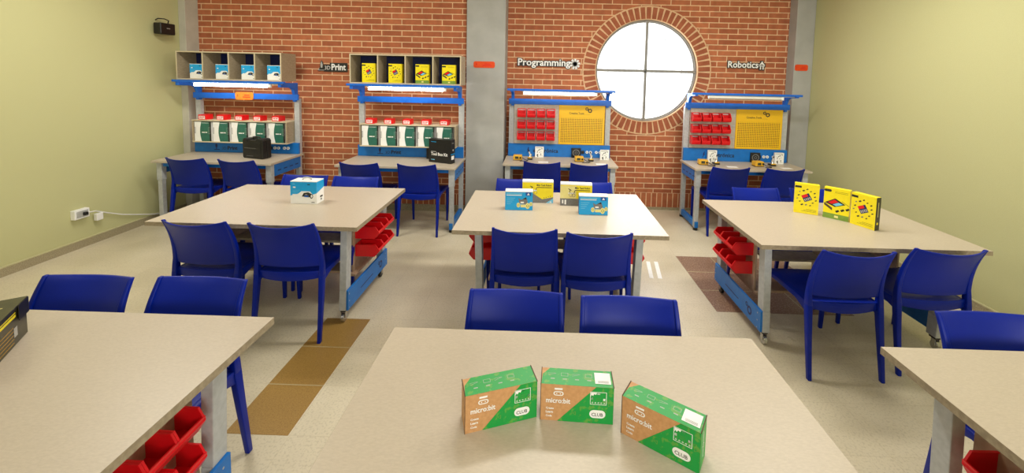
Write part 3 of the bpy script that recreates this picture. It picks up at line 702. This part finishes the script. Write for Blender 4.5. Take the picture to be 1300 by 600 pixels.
# ------------------------------------------------------------------ chairs
def make_chair():
    t = empty('chair', (0, 0, 0))
    # backrest: curved slab with raised corners
    nu, nv = 14, 12; b = MB(); th = .013
    def bp(u, v):
        hw = .212 - .012 * v
        z = .488 + (.308 + .016 * abs(u) ** 2.2) * v + .010 * (1 - v) * abs(u) ** 2
        y = .030 - .012 * v - .082 * v ** 2.2
        y += -.046 * (1 - u * u) * (.35 + .65 * v)
        return Vector((hw * u, y, z))
    fv = []; fs = []
    for k in (0, 1):
        for j in range(nv + 1):
            for i in range(nu + 1):
                p = bp(-1 + 2 * i / nu, j / nv).copy(); p.y += (-.5 + k) * th; fv.append(p)
    W_ = nu + 1; T_ = W_ * (nv + 1)
    for j in range(nv):
        for i in range(nu):
            a = j * W_ + i; fs.append((a, a + 1, a + W_ + 1, a + W_)); a += T_; fs.append((a + W_, a + W_ + 1, a + 1, a))
    for i in range(nu):
        fs.append((i + T_, i + 1 + T_, i + 1, i)); a = nv * W_ + i; fs.append((a, a + 1, a + 1 + T_, a + T_))
    for j in range(nv):
        a = j * W_; fs.append((a, a + W_, a + W_ + T_, a + T_)); a = j * W_ + nu; fs.append((a + T_, a + W_ + T_, a + W_, a))
    b.add(fv, fs, 'chair')
    for s in (-1, 1):   # side frames of the back, running down to the seat
        secs = [((s * .212, .026, .43), .015, .020), ((s * .212, .030, .488), .014, .018)]
        for j in range(1, nv + 1):
            p = bp(s, j / nv); secs.append(((p.x, p.y + .002, p.z + (.001 if j == nv else 0)), .013 - .004 * j / nv, .016 - .007 * j / nv))
        b.bars(secs, 'chair')
    b.build('backrest', t, bevel=.004, smooth=True)
    # seat
    b = MB(); nu, nv = 10, 10
    def sp(u, v):
        y = .035 + .455 * v; hw = .200 + .012 * v
        z = .452 - .010 * (1 - u * u) * math.sin(PI * min(1, v * 1.05)) - .012 * max(0, v - .8) / .2
        return Vector((hw * u, y, z))
    fv = []; fs = []
    for k in (0, 1):
        for j in range(nv + 1):
            for i in range(nu + 1):
                p = sp(-1 + 2 * i / nu, j / nv).copy(); p.z -= k * .016; fv.append(p)
    W_ = nu + 1; T_ = W_ * (nv + 1)
    for j in range(nv):
        for i in range(nu):
            a = j * W_ + i; fs.append((a, a + 1, a + W_ + 1, a + W_)); a += T_; fs.append((a + W_, a + W_ + 1, a + 1, a))
    for i in range(nu):
        fs.append((i + T_, i + 1 + T_, i + 1, i)); a = nv * W_ + i; fs.append((a, a + 1, a + 1 + T_, a + T_))
    for j in range(nv):
        a = j * W_; fs.append((a, a + W_, a + W_ + T_, a + T_)); a = j * W_ + nu; fs.append((a + T_, a + W_ + T_, a + W_, a))
    b.add(fv, fs, 'chair')
    # rear band, bowed backwards, and side rails
    n = 10; rings = []
    for i in range(n + 1):
        u = -1 + 2 * i / n; y = .030 - .028 * (1 - u * u); zb = .412 - .014 * (1 - u * u)
        rings.append([(.2 * u, y - .006, zb), (.2 * u, y + .010, zb), (.2 * u, y + .010, .462), (.2 * u, y - .006, .462)])
    b.loft(rings, 'chair')
    for s in (-1, 1):
        b.loft([[(s * .196, .03, .385), (s * .222, .03, .385), (s * .222, .03, .45), (s * .196, .03, .45)],
                [(s * .197, .14, .420), (s * .223, .14, .420), (s * .223, .14, .452), (s * .197, .14, .452)],
                [(s * .198, .42, .418), (s * .224, .42, .418), (s * .224, .42, .450), (s * .198, .42, .450)],
                [(s * .198, .50, .400), (s * .224, .50, .400), (s * .224, .50, .442), (s * .198, .50, .442)]][::1 if s > 0 else -1], 'chair')
    b.box(-.2, .2, .478, .496, .412, .438, 'chair')
    b.build('seat', t, bevel=.004, smooth=True)
    for s in (-1, 1):
        MB().bars([((s * .216, -.032, 0), .011, .013), ((s * .214, .004, .25), .014, .017), ((s * .211, .028, .44), .016, .021)], 'chair').build('leg', t, bevel=.004, smooth=True)
    for s in (-1, 1):
        MB().bars([((s * .206, .498, 0), .011, .012), ((s * .209, .490, .25), .014, .015), ((s * .211, .482, .43), .016, .018)], 'chair').build('leg', t, bevel=.004, smooth=True)
    return t
CH = make_chair(); used = False
def chair(x, y, rz, label, group):
    """x, y: middle of the top of the back"""
    global used
    c = CH if not used else copy_tree(CH); used = True
    r = math.radians(rz); ox, oy = 0, -.075
    c.location = (x - (ox * math.cos(r) - oy * math.sin(r)), y - (ox * math.sin(r) + oy * math.cos(r)), 0); c.rotation_euler.z = r
    tag(c, label, 'chair', group)
G = 'blue plastic chairs '
chair(-2.20, 2.475, -1, 'left of two blue chairs at near side of left middle table, back to us', G + 'at the left middle table')
chair(-1.64, 2.475, 2, 'right of two blue chairs at near side of left middle table, back to us', G + 'at the left middle table')
chair(-.092, 2.50, 0, 'left of two blue chairs at near side of centre middle table, back to us', G + 'at the centre middle table')
chair(.38, 2.465, 2, 'right of two blue chairs at near side of centre middle table, back to us', G + 'at the centre middle table')
chair(1.85, 2.295, 0, 'blue chair fully in view at near side of the right middle table, left of two', G + 'at the right middle table')
chair(2.435, 2.36, 0, 'blue chair near the right wall at near side of right middle table', G + 'at the right middle table')
chair(-2.19, 3.72, 180, 'blue chair behind the white and blue box on the left middle table', G + 'at the left middle table')
chair(-1.71, 3.71, 180, 'blue chair at far side of the left middle table, right of the white box', G + 'at the left middle table')
chair(-.20, 3.775, 180, 'blue chair behind left blue and yellow boxes at far side of centre middle table', G + 'at the centre middle table')
chair(.45, 3.725, 181, 'blue chair behind right blue box at far side of centre middle table', G + 'at the centre middle table')
chair(1.95, 3.68, 181, 'blue chair at far side of the right middle table, left of the yellow boxes', G + 'at the right middle table')
chair(2.48, 3.70, 180, 'blue chair hidden behind the yellow boxes at far side of right middle table', G + 'at the right middle table')
chair(-2.065, 1.785, 180, 'blue chair at far side of the front left table, left of two', G + 'at the front left table')
chair(-1.545, 1.80, 179, 'right of two blue chairs at far side of front left table, one leg showing', G + 'at the front left table')
chair(-.096, 1.768, 178, 'left of two blue chairs at far side of front centre table', G + 'at the front centre table')
chair(.40, 1.74, 178, 'right of two blue chairs at far side of front centre table', G + 'at the front centre table')
chair(1.905, 1.70, 178, 'blue chair at far side of the front right table, cut by right picture edge', G + 'at the front right table')
chair(-3.875, 4.285, 0, 'blue chair at leftmost workbench, nearest the green wall', G + 'at the workbenches')
chair(-3.29, 4.255, -4, 'blue chair at leftmost workbench, in front of the black plastic case', G + 'at the workbenches')
chair(-1.965, 4.275, 0, 'blue chair at left end of the workbench left of the grey column', G + 'at the workbenches')
chair(-1.335, 4.27, 0, 'blue chair in front of the black carton, all four legs in view', G + 'at the workbenches')
chair(.015, 4.56, 0, 'blue chair left of two at the workbench left of the round window', G + 'at the workbenches')
chair(.545, 4.52, -4, 'blue chair right of two at the workbench left of the round window', G + 'at the workbenches')
chair(2.14, 4.52, 0, 'blue chair left of two at the rightmost workbench', G + 'at the workbenches')
chair(2.74, 4.51, 0, 'blue chair right of two at the rightmost workbench, near the grey corner column', G + 'at the workbenches')

# ------------------------------------------------------------------ big tables
TW, TD = 1.43, .95
def make_table():
    t = empty('work_table', (0, 0, 0)); hw = TW / 2
    MB().box(-hw, hw, 0, TD, .722, .75, 'laminate').box(-hw - .0008, -hw, 0, TD, .722, .7495, 'laminate_edge').box(hw, hw + .0008, 0, TD, .722, .7495, 'laminate_edge').box(-hw, hw, -.0008, 0, .722, .7495, 'laminate_edge').build('tabletop', t)
    for s in (-1, 1):
        for y, ys in ((.145, 1), (.80, -1)):
            xt, xb = s * .533, s * .514
            l = MB().bars([((xb, y + .025, .088), .024, .036), ((xb + (xt - xb) * .23, y + .025, .235), .025, .036)], 'silver').bars([((xb + (xt - xb) * .235, y + .025, .2355), .024, .035), ((xt, y + .025, .7215), .024, .035)], 'silver').build('leg', t, bevel=.003)
            c = MB().box(xb - .016, xb - .012, y + .0, y + .03, .03, .075, 'chrome').box(xb + .012, xb + .016, y, y + .03, .03, .075, 'chrome').box(xb - .018, xb + .018, y - .003, y + .045, .074, .089, 'black')
            c.cyl((xb - .011, y + .012, .03), (xb + .011, y + .012, .03), .03, 'chrome' if ys > 0 else 'black', n=20).build('caster', l, bevel=.002)
        x = s * .547
        q = MB().box(x - .008, x + .008, .137, .862, .092, .235, 'blue'); fr = F((x + s * .0081, .137 if s > 0 else .862, .075), (0, s, 0), (0, 0, 1))
        for k in range(3): q.disc(fr, .02, .03 + .05 * k, .005, 'light_grey'); q.disc(fr, .685, .03 + .05 * k, .005, 'light_grey')
        q.text(fr, 'Steam Lab', .22, .06, .2, 'navy', bold=.02) if False else q.rect(fr, .2, .075, .42, .083, 'navy').ring(fr, .58, .085, .016, .03, 'navy').ring(fr, .54, .11, .008, .016, 'navy')
        q.build('side_panel', t, bevel=.002)
        MB().box(s * .454 - .007, s * .454 + .007, .42, .80, .234, .70, 'tan_board').build('bin_board', t, bevel=.001)
    MB().box(-.447, .447, .425, .575, .215, .233, 'tan_board').box(.4472, .520, .385, .79, .215, .233, 'tan_board').box(-.520, -.4472, .385, .79, .215, .233, 'tan_board').build('lower_shelf', t, bevel=.002)
    MB().box(-.446, .446, .42, .575, .46, .476, 'board').build('upper_shelf', t, bevel=.002)
    MB().box(-.008, .008, .43, .57, .234, .459, 'board_edge').build('divider', t, bevel=.001)
    MB().box(-.008, .008, .43, .57, .477, .72, 'board_edge').build('divider', t, bevel=.001)
    for y in (.155, .82): MB().box(-.53, .53, y, y + .03, .665, .715, 'navy').build('cross_beam', t, bevel=.002)
    return t
TT = make_table()
TB = [(-1.925, 2.61, 'wheeled table with pale wood top in the left middle, white box on it', 'left middle table', '+'),
      (.138, 2.61, 'wheeled table with pale wood top in the centre middle, blue and yellow boxes on it', 'centre middle table', '-+'),
      (2.115, 2.51, 'wheeled table with pale wood top beside the right wall, three yellow boxes on it', 'right middle table', '-'),
      (-1.81, .655, 'pale wooden table at front left corner with a dark box on it', 'front left table', '+'),
      (.14, .615, 'pale wooden table at front centre with three green boxes on it', 'front centre table', ''),
      (2.06, .59, 'bare pale wooden table at the front right corner', 'front right table', '-')]
for i, (x, y, l, nm, sides) in enumerate(TB):
    t = TT if i == 0 else copy_tree(TT)
    t.location = (x, y, 0); tag(t, l, 'table', 'wheeled work tables')
    if i in (0, 2):
        for c in t.children:
            if c.name.split('.')[0] in ('leg', 'side_panel', 'bin_board'): c.location.x += .03 if c.data.vertices[0].co.x > 0 else -.03
proto = bin_mesh(.104, .186, .092, True).build('storage_bin', solid=.004); first = True
for x, y, l, nm, sides in TB:
    for sd in sides:
        s = 1 if sd == '+' else -1
        for r, rn in enumerate(('lower', 'upper')):
            for i in range(3):
                o = proto if first else proto.copy()
                if not first: COL.objects.link(o)
                first = False
                if y > 2: o.location = (x + s * .494, y + .505 + .109 * i, .345 + .142 * r); o.scale.y = 1
                else: o.location = (x + s * .464, y + .455 + .109 * i, .308 + .142 * r); o.scale.y = .76
                o.rotation_euler.z = s * PI / 2
                tag(o, '%s red bin, %s row, %s end of the %s' % (('nearest', 'middle', 'farthest')[i], rn, 'right' if s > 0 else 'left', nm), 'bin', 'red bins under the ' + nm)

# ------------------------------------------------------------------ things on the tables
o = robot_box(.205, .177, .105, True); o.location = (-1.832, 3.062, .7503); tag(o, 'white and blue box with small robot picture on the left middle table', 'box')
def at(o, x, y, rz, l, g=None):
    o.location = (x, y, .7503); o.rotation_euler.z = math.radians(rz); return tag(o, l, 'box', g)
def rot_off(bl, rz, w):   # from bottom left front corner to the middle of the front edge
    r = math.radians(rz); return bl[0] + math.cos(r) * w / 2, bl[1] + math.sin(r) * w / 2
g = 'yellow kit boxes on the right middle table'
k = kit(.16, .233, .05, 'A'); x, y = rot_off((2.012, 3.19), -28, .16); at(k, x, y, -28, 'yellow kit box with diamond pattern, leftmost of three on the right middle table', g)
k = kit(.16, .233, .05, 'B'); x, y = rot_off((2.175, 3.095), -46, .16); at(k, x, y, -46, 'yellow kit box with green strip, middle of three on the right middle table', g)
k = kit(.16, .233, .05, 'A', True); x, y = rot_off((2.285, 2.965), -68, .16); at(k, x, y, -68, 'yellow kit box with dark spine, rightmost of three on the right middle table', g)

def blue_kit(w, h, d):
    b = MB().box(-w / 2, w / 2, 0, d, 0, h, 'white'); fr = front(-w / 2, 0, 0)
    b.rect(fr, 0, 0, w, h * .95, 'cyan')
    for sx in (-1, 1):
        f2 = F((sx * w / 2, 0 if sx > 0 else d, 0), (0, sx, 0), (0, 0, 1)); b.rect(f2, 0, 0, d, h * .93, 'deep_blue')
    b.rect(fr, w * .04, h * .84, w * .62, h * .89, 'light_blue', h=.0008); b.rect(fr, w * .04, h * .77, w * .6, h * .81, 'white', h=.0008)
    b.rect(fr, w * .74, h * .76, w * .94, h * .95, 'deep_blue', h=.0008); b.poly(fr, [(w * .79, h * .80), (w * .89, h * .80), (w * .84, h * .92)], 'white', h=.001)
    for k in range(4): b.rect(fr, w * .06, h * (.62 - .1 * k), w * (.36 - .05 * k), h * (.645 - .1 * k), 'light_blue', h=.0008)
    cx, cy = w * .68, h * .35
    b.poly(fr, [(cx - .16 * w, cy), (cx - .2 * w, cy + .28 * h), (cx - .1 * w, cy + .2 * h), (cx + .08 * w, cy + .32 * h), (cx + .14 * w, cy + .1 * h), (cx + .1 * w, cy - .05 * h)], 'grey', h=.0009)
    b.poly(fr, [(cx - .05 * w, cy + .24 * h), (cx + .08 * w, cy + .34 * h), (cx + .1 * w, cy + .22 * h)], 'dark', h=.0011)
    b.rect(fr, cx - .12 * w, cy + .02 * h, cx, cy + .1 * h, 'white', h=.0012)
    for dx, dy, r in ((-.2, -.08, .08), (.14, -.12, .1), (.26, -.02, .07)):
        b.disc(fr, cx + dx * w, cy + dy * h, r * w * .8, 'pale_yellow', h=.0013, ry=r * h * 1.6); b.ring(fr, cx + dx * w, cy + dy * h, r * w * .35, r * w * .5, 'olive_green', h=.0015)
    b.rect(fr, cx - .12 * w, cy - .2 * h, cx + .1 * w, cy - .05 * h, 'pale_yellow', h=.0011)
    return b.build('robot_kit_box')
g = 'kit boxes on the centre middle table'
at(blue_kit(.21, .147, .075), -.16, 3.052, 2, 'blue kit box on the centre middle table, left of two', g)
at(blue_kit(.215, .145, .07), .402, 2.988, -1, 'blue kit box on the centre middle table, right of two', g)
def yellow_kit(w, h, d, kind):
    b = MB().box(-w / 2, w / 2, 0, d, 0, h, 'white'); fr = front(-w / 2, 0, 0)
    b.rect(fr, 0, 0, w, h * .94, 'yellow')
    if kind == 0: b.poly(fr, [(0, 0), (w, 0), (w, h * .28), (w * .64, h * .17), (w * .34, h * .44), (0, h * .5)], 'grey', h=.0007)
    else: b.rect(fr, 0, h * .33, w * .5, h * .9, 'pale_yellow', h=.0006); b.rect(fr, 0, 0, w * .58, h * .33, 'grey', h=.0007); b.rect(fr, w * .58, 0, w, h * .2, 'dark', h=.0007)
    if kind == 0:
        b.poly(fr, [(w * .76, 0), (w, 0), (w, h * .22)], 'light_blue', h=.0009); b.poly(fr, [(w * .88, h * .02), (w * .95, h * .02), (w * .915, h * .1)], 'white', h=.0011)
        for k in range(4): b.disc(fr, w * (.7 + .07 * k), h * (.24 + .025 * k), w * .012, 'dark', h=.0009)
    else:
        b.rect(fr, w * .06, h * .1, w * .10, h * .26, 'white', h=.0009); b.rect(fr, w * .14, h * .06, w * .19, h * .27, 'white', h=.0009)
    b.text(fr, 'Mini Tank Robot', w * .46, h * .78, w * .48, 'dark', bold=.03, hs=1.2); b.rect(fr, w * .46, h * .70, w * .94, h * .73, 'dark', h=.0009)
    cx, cy = w * .33, h * .5
    b.ring(fr, cx, cy, w * .05, w * .06, 'grey', h=.0012); b.ring(fr, cx + w * .09, cy - h * .02, w * .045, w * .055, 'grey', h=.0012)
    b.rect(fr, cx - w * .08, cy + h * .04, cx + w * .13, cy + h * .1, 'white', h=.001); b.line(fr, cx - w * .04, cy + h * .1, cx - w * .02, cy + h * .26, w * .02, 'dark', h=.001)
    b.line(fr, cx - w * .08, cy + h * .28, cx + w * .02, cy + h * .2, w * .02, 'dark', h=.0012); b.line(fr, cx + w * .1, cy + h * .06, cx + w * .13, cy + h * .2, w * .02, 'dark', h=.001)
    f2 = F((-w / 2, d, 0), (0, -1, 0), (0, 0, 1)); b.rect(f2, 0, 0, d, h * .33, 'grey'); b.rect(f2, 0, h * .33, d, h * .94, 'pale_yellow')
    f2 = F((w / 2, 0, 0), (0, 1, 0), (0, 0, 1)); b.rect(f2, 0, 0, d, h * .94, 'mustard')
    return b.build('tank_kit_box')
at(yellow_kit(.252, .178, .07, 0), -.018, 3.245, 1, 'yellow and grey kit box behind left blue box on the centre middle table', g)
at(yellow_kit(.252, .178, .07, 1), .288, 3.19, -2, 'yellow and grey kit box behind right blue box on the centre middle table', g)

# green cardboard boxes at the front
def club(sticker):
    w, h, d = .215, .113, .068
    b = MB().box(-w / 2, w / 2, 0, d, 0, h, 'kraft'); fr = front(-w / 2, 0, 0)
    b.poly(fr, [(w * .235, 0), (w, 0), (w, h), (w * .76, h)], 'green')
    # lettering and emblem
    b.text(fr, 'micro:bit', w * .075, h * .50, w * .335, 'white', bold=.02, hs=1.1)
    b.pill(fr, w * .175, h * .70, w * .315, h * .82, 'white'); b.pill(fr, w * .19, h * .725, w * .30, h * .795, 'kraft', h=.0009)
    b.disc(fr, w * .22, h * .76, w * .008, 'white', h=.0012); b.disc(fr, w * .27, h * .76, w * .008, 'white', h=.0012)
    b.rect(fr, w * .19, h * .86, w * .30, h * .91, 'white')
    for i, s in enumerate(('Create', 'Learn', 'Code')): b.text(fr, s, w * .075, h * (.32 - .105 * i), w * (.11, .10, .085)[i], 'white', bold=.03)
    # board drawing
    x0, y0, x1, y1 = w * .68, h * .52, w * .905, h * .87
    b.frame_rect(fr, x0, y0, x1, y1, .0014, 'white')
    b.poly(fr, [(x0 + .002, y1 - .014), (x0 + .002, y1 - .002), (x0 + .02, y1 - .002), (x0 + .017, y1 - .009), (x0 + .012, y1 - .006), (x0 + .008, y1 - .013), (x0 + .005, y1 - .009)], 'white', h=.0009)
    b.rect(fr, x0 + .021, y1 - .008, x0 + .029, y1 - .003, 'white'); b.rect(fr, x0 + .003, y0 + .015, x0 + .009, y0 + .022, 'white'); b.rect(fr, x1 - .010, y0 + .013, x1 - .004, y0 + .020, 'white')
    for i in range(5): b.ring(fr, x0 + .007 + .0087 * i, y0 + .006, .0012, .0022, 'white', n=10)
    for i in range(5):
        for j in range(3): b.disc(fr, x0 + .018 + .003 * i, y0 + .013 + .004 * j, .0007, 'olive_green', h=.0008, n=6)
    b.pill(fr, w * .675, h * .15, w * .895, h * .37, 'white'); b.text(fr, 'CLUB', w * .705, h * .205, w * .155, 'dark', h=.0011, bold=.005, hs=1.05)
    # faint drawings on the green
    rnd = random.Random(5)
    for i in range(16):
        x = w * rnd.uniform(.34, .97); y = h * rnd.uniform(.05, .95)
        if (x / w - .26) * 1.9 < y / h: continue
        if x0 - .005 < x < x1 + .005 and y > h * .12 and y < h * .9: continue
        a = rnd.uniform(0, PI); r = .006
        pts = [(x + r * math.cos(a + 2 * PI * k / 3), y + r * math.sin(a + 2 * PI * k / 3)) for k in range(3)]
        for k in range(3): b.line(fr, *pts[k], *pts[(k + 1) % 3], .0009, 'olive_green', h=.0005)
    # top
    ft = F((-w / 2, 0, h), (1, 0, 0), (0, 1, 0))
    b.poly(ft, [(0, 0), (w, 0), (w, d), (w * .12, d), (w * .02, d * .6)], 'green')
    for i in range(4):
        cx = w * (.15 + .17 * i)
        if i % 2: b.frame_rect(ft, cx - .009, d * .52, cx + .012, d * .72, .0010, 'light_grey')
        else: b.line(ft, cx - .012, d * .55, cx + .012, d * .66, .001, 'light_grey').line(ft, cx - .012, d * .66, cx + .01, d * .68, .001, 'light_grey')
        b.rect(ft, cx - .004, d * .32, cx + .008, d * .37, 'light_grey', h=.0006)
    if sticker:
        b.rect(ft, w * .75, d * .18, w * .97, d * .85, 'paper', h=.0012)
        for k in range(3): b.rect(ft, w * .79, d * (.24 + .05 * k), w * .94, d * (.255 + .05 * k), 'grey', h=.0016)
    f2 = F((w / 2, 0, 0), (0, 1, 0), (0, 0, 1)); b.rect(f2, 0, 0, d, h, 'green')
    b.rect(f2, d * .45, h * .2, d * .52, h * .42, 'white', h=.0008); b.ring(f2, d * .49, h * .5, .004, .007, 'white', h=.0008); b.rect(f2, d * .45, h * .58, d * .52, h * .85, 'white', h=.0008)
    # dark cut edges of the lid
    for s in (-1, 1):
        x = s * w / 2; b.box(x - .0012, x + .0012, 0, d + .001, h - .001, h + .0016, 'kraft_edge')
    b.box(-w / 2 - .001, -w / 2 + .0008, -.0008, 0, 0, h, 'kraft_edge')
    return b.build('learning_kit_box')
g = 'green and brown cardboard boxes on the front centre table'
c = club(False); x, y = rot_off((-.199, 1.086), 18.6, .215); at(c, x, y, 18.6, 'green and brown cardboard box without white sticker, leftmost of three on front table', g)
c = club(True); x, y = rot_off((.016, 1.146), -2.6, .215); at(c, x, y, -2.6, 'green and brown cardboard box with white sticker on top, middle of three', g)
c = club(True); x, y = rot_off((.250, 1.11), -33, .215); at(c, x, y, -33, 'green and brown cardboard box turned sharply, rightmost of three on front table', g)

# dark box at the left edge
b = MB(); w, d, h = .36, .22, .135
b.box(0, w, 0, d, 0, h - .001, 'olive_box'); b.box(-.002, w + .004, -.004, d + .002, h - .0008, h + .005, 'olive_box'); fr = front(0, 0, 0)
b.box(w - .07, w + .005, -.006, -.004, h - .055, h + .003, 'black')
b.rect(fr, .0, h - .034, w - .08, h - .024, 'yellow'); b.rect(fr, 0, h - .020, w - .08, h - .016, 'yellow')
for k in range(5): b.rect(fr, .05, .012 + .014 * k, w - .1, .014 + .014 * k, 'mustard')
b.rect(fr, w - .10, .03, w - .075, .065, 'light_grey', h=.0008)
ft = F((0, 0, h + .005), (1, 0, 0), (0, 1, 0)); b.rect(ft, w - .08, .03, w - .074, .17, 'pale_yellow'); b.rect(ft, .06, .05, w - .1, .055, 'yellow')
o = b.build('dark_carton', loc=(-1.755, 1.17, .7503), rz=math.radians(124.8)); tag(o, 'shiny dark box with yellow stripes at left edge of front left table', 'box')

# ------------------------------------------------------------------ wall signs
def wall_sign(fr, s, w, hs, label, letters_hidden=0, icon=None, tw=None):
    t = empty('wall_sign', fr.o); tag(t, label, 'sign', 'lettering signs on the brick wall')
    loc = F((0, 0, 0), fr.r, fr.u)
    vs, fs, L = text_mesh(s, .0); sc = w / L
    # dark plate following the letters: the same letters, strongly emboldened
    q = MB(); bv, bf, bl = text_mesh(s, .085); sc2 = w / L
    off = (bl - L) * sc2 / 2
    q.add([loc.p(a * sc2 - off, c * sc2 * hs, .012) for a, c in bv], bf, 'dark')
    q.rect(loc, 0, -.002, w, .055 * hs, 'dark', h=.0118)
    if icon: icon(q, loc, w)
    q.build('backing', t, solid=.004)
    k = MB().text(loc, s, 0, 0, w, 'paper', h=.016, bold=.022, hs=hs); 
    if icon: icon(k, loc, w, 1)
    k.build('letters', t)
def icon_hand(q, fr, w, top=0):
    k, e, h = ('paper', 0, .019) if top else ('paper', .012, .012)
    q.disc(fr, w + .06, .03, .034 + e, k, h=h)
    for i in range(9):
        a = -1.9 + i * .68; q.line(fr, w + .06, .03, w + .06 + .07 * math.cos(a), .03 + .07 * math.sin(a), .016 + e, k, h=h)
def icon_bot(q, fr, w, top=0):
    k, e, h = ('paper', 0, .017) if top else ('dark', .012, .012)
    q.disc(fr, w + .045, .045, .026 + e, k, h=h); q.rect(fr, w + .02 - e, -.02 - e, w + .035 + e / 2, .04, k, h=h); q.rect(fr, w + .055 - e / 2, -.02 - e, w + .07 + e, .04, k, h=h)
    q.rect(fr, w + .035 - e, .07, w + .055 + e, .085 + e, k, h=h)
    q.rect(fr, w + .008 - e, .02 - e, w + .016 + e, .05 + e, k, h=h); q.rect(fr, w + .074 - e, .02 - e, w + .082 + e, .05 + e, k, h=h)
    if top: q.disc(fr, w + .045, .04, .012, 'grey', h=h + .001)
wall_sign(front(-.335, YR - .001, 1.925), 'Programming', .70, 1.0, 'white Programming lettering sign on brick wall left of round window', icon=icon_hand)
wall_sign(front(2.455, YR - .001, 1.955), 'Robotics', .40, 1.05, 'white Robotics lettering sign on brick wall right of round window', icon=icon_bot)
t = empty('wall_sign', (-2.87, YL - .001, 1.80)); tag(t, 'dark 3D Print lettering sign with pen symbol on left brick wall', 'sign', 'lettering signs on the brick wall')
fr = front(0, 0, 0); q = MB(); 
bv, bf, bl = text_mesh('Print', .09); q.add([fr.p(.165 + a * .095, .005 + c * .105, .012) for a, c in bv], bf, 'dark')
q.rect(fr, .15, -.018, .375, .095, 'dark', h=.0118); q.rect(fr, .07, -.018, .16, .072, 'dark', h=.0117); q.poly(fr, [(-.01, -.01), (.09, -.01), (.07, .03), (.06, .1), (.045, .125), (.03, .1), (.02, .03)], 'dark', h=.0119); q.build('backing', t, solid=.004)
q = MB().text(fr, 'Print', .172, .005, .185, 'paper', h=.016, bold=.03, hs=1.15).text(fr, '3D', .085, .008, .072, 'paper', h=.016, bold=-.005, hs=1.05)
q.poly(fr, [(.035, .03), (.055, .03), (.06, .07), (.045, .115), (.03, .07)], 'light_grey', h=.016); q.rect(fr, .0, -.003, .08, .004, 'light_grey', h=.016); q.rect(fr, .008, .004, .014, .03, 'light_grey', h=.016); q.build('letters', t)

def plaque(x, y, z, w, h, k, label):
    n = 5; r = h * .3
    pts = []
    for cx, cy, a0 in ((w - r, r, -PI / 2), (w - r, h - r, 0), (r, h - r, PI / 2), (r, r, PI)):
        pts += [(cx + r * math.cos(a0 + PI / 2 * i / n), cy + r * math.sin(a0 + PI / 2 * i / n)) for i in range(n + 1)]
    q = MB().prism(front(x, y, z), pts, 0, .006, k)
    f = front(x, y - .006, z); q.rect(f, w * .12, h * .4, w * .16, h * .7, 'red'); q.rect(f, w * .5, h * .55, w * .8, h * .66, 'red'); q.rect(f, w * .42, h * .3, w * .84, h * .42, 'red')
    o = q.build('safety_plaque'); tag(o, label, 'sign', 'orange plaques')
plaque(-3.785, 4.9475, 1.412, .225, .095, 'bright_orange', 'orange plaque on the blue beam of the leftmost workbench')
plaque(-.872, 5.1195, 1.872, .268, .08, 'orange', 'orange plaque on the grey middle column')
plaque(3.245, 5.3195, 1.925, .165, .08, 'orange', 'orange plaque on the grey corner column at right')

# ------------------------------------------------------------------ left wall fittings
t = empty('wall_speaker', (XL, 4.72, 2.235)); tag(t, 'small black speaker on a bracket high on the green left wall', 'speaker')
MB().box(.03, .12, -.095, .095, -.065, .065, 'black').build('cabinet', t, bevel=.012, seg=3)
MB().box(0, .035, -.03, .03, -.03, .03, 'dark').build('bracket', t, bevel=.003)
MB().tube([(.0, -.03, .10), (.05, -.05, .115), (.09, -.01, .115), (.09, .04, .10), (.07, .05, .065)], .006, 'black').build('cable', t, smooth=True)
MB().box(.121, .124, -.02, .02, .0, .008, 'light_grey').build('badge', t)
t = empty('wall_socket', (XL, 3.80, .345)); tag(t, 'white electrical socket box on the green left wall', 'socket')
MB().box(0, .045, -.065, .065, -.045, .045, 'white').build('housing', t, bevel=.004)
MB().box(.0455, .048, -.05, .05, -.03, .03, 'light_grey').build('face_plate', t, bevel=.001)
MB().box(.048, .075, .0, .03, -.015, .015, 'black').build('plug', t, bevel=.004)
o = MB().box(0, .035, -.03, .03, -.035, .035, 'white').build('power_adapter', loc=(XL + .012, 3.955, .265), bevel=.004); tag(o, 'small white adapter hanging by the socket on the left wall', 'adapter')
o = MB().tube([(XL + .07, 3.83, .35), (XL + .05, 3.88, .34), (XL + .03, 3.93, .33), (XL + .02, 4.05, .27), (XL + .02, 4.2, .20), (XL + .02, 4.33, .155), (XL + .025, 4.5, .10), (XL + .03, 4.65, .06), (XL + .05, 4.8, .02), (XL + .12, 4.9, .006)], .006, 'white').build('power_cable', smooth=True)
tag(o, 'thin white cable running along the left wall from the socket', 'cable')
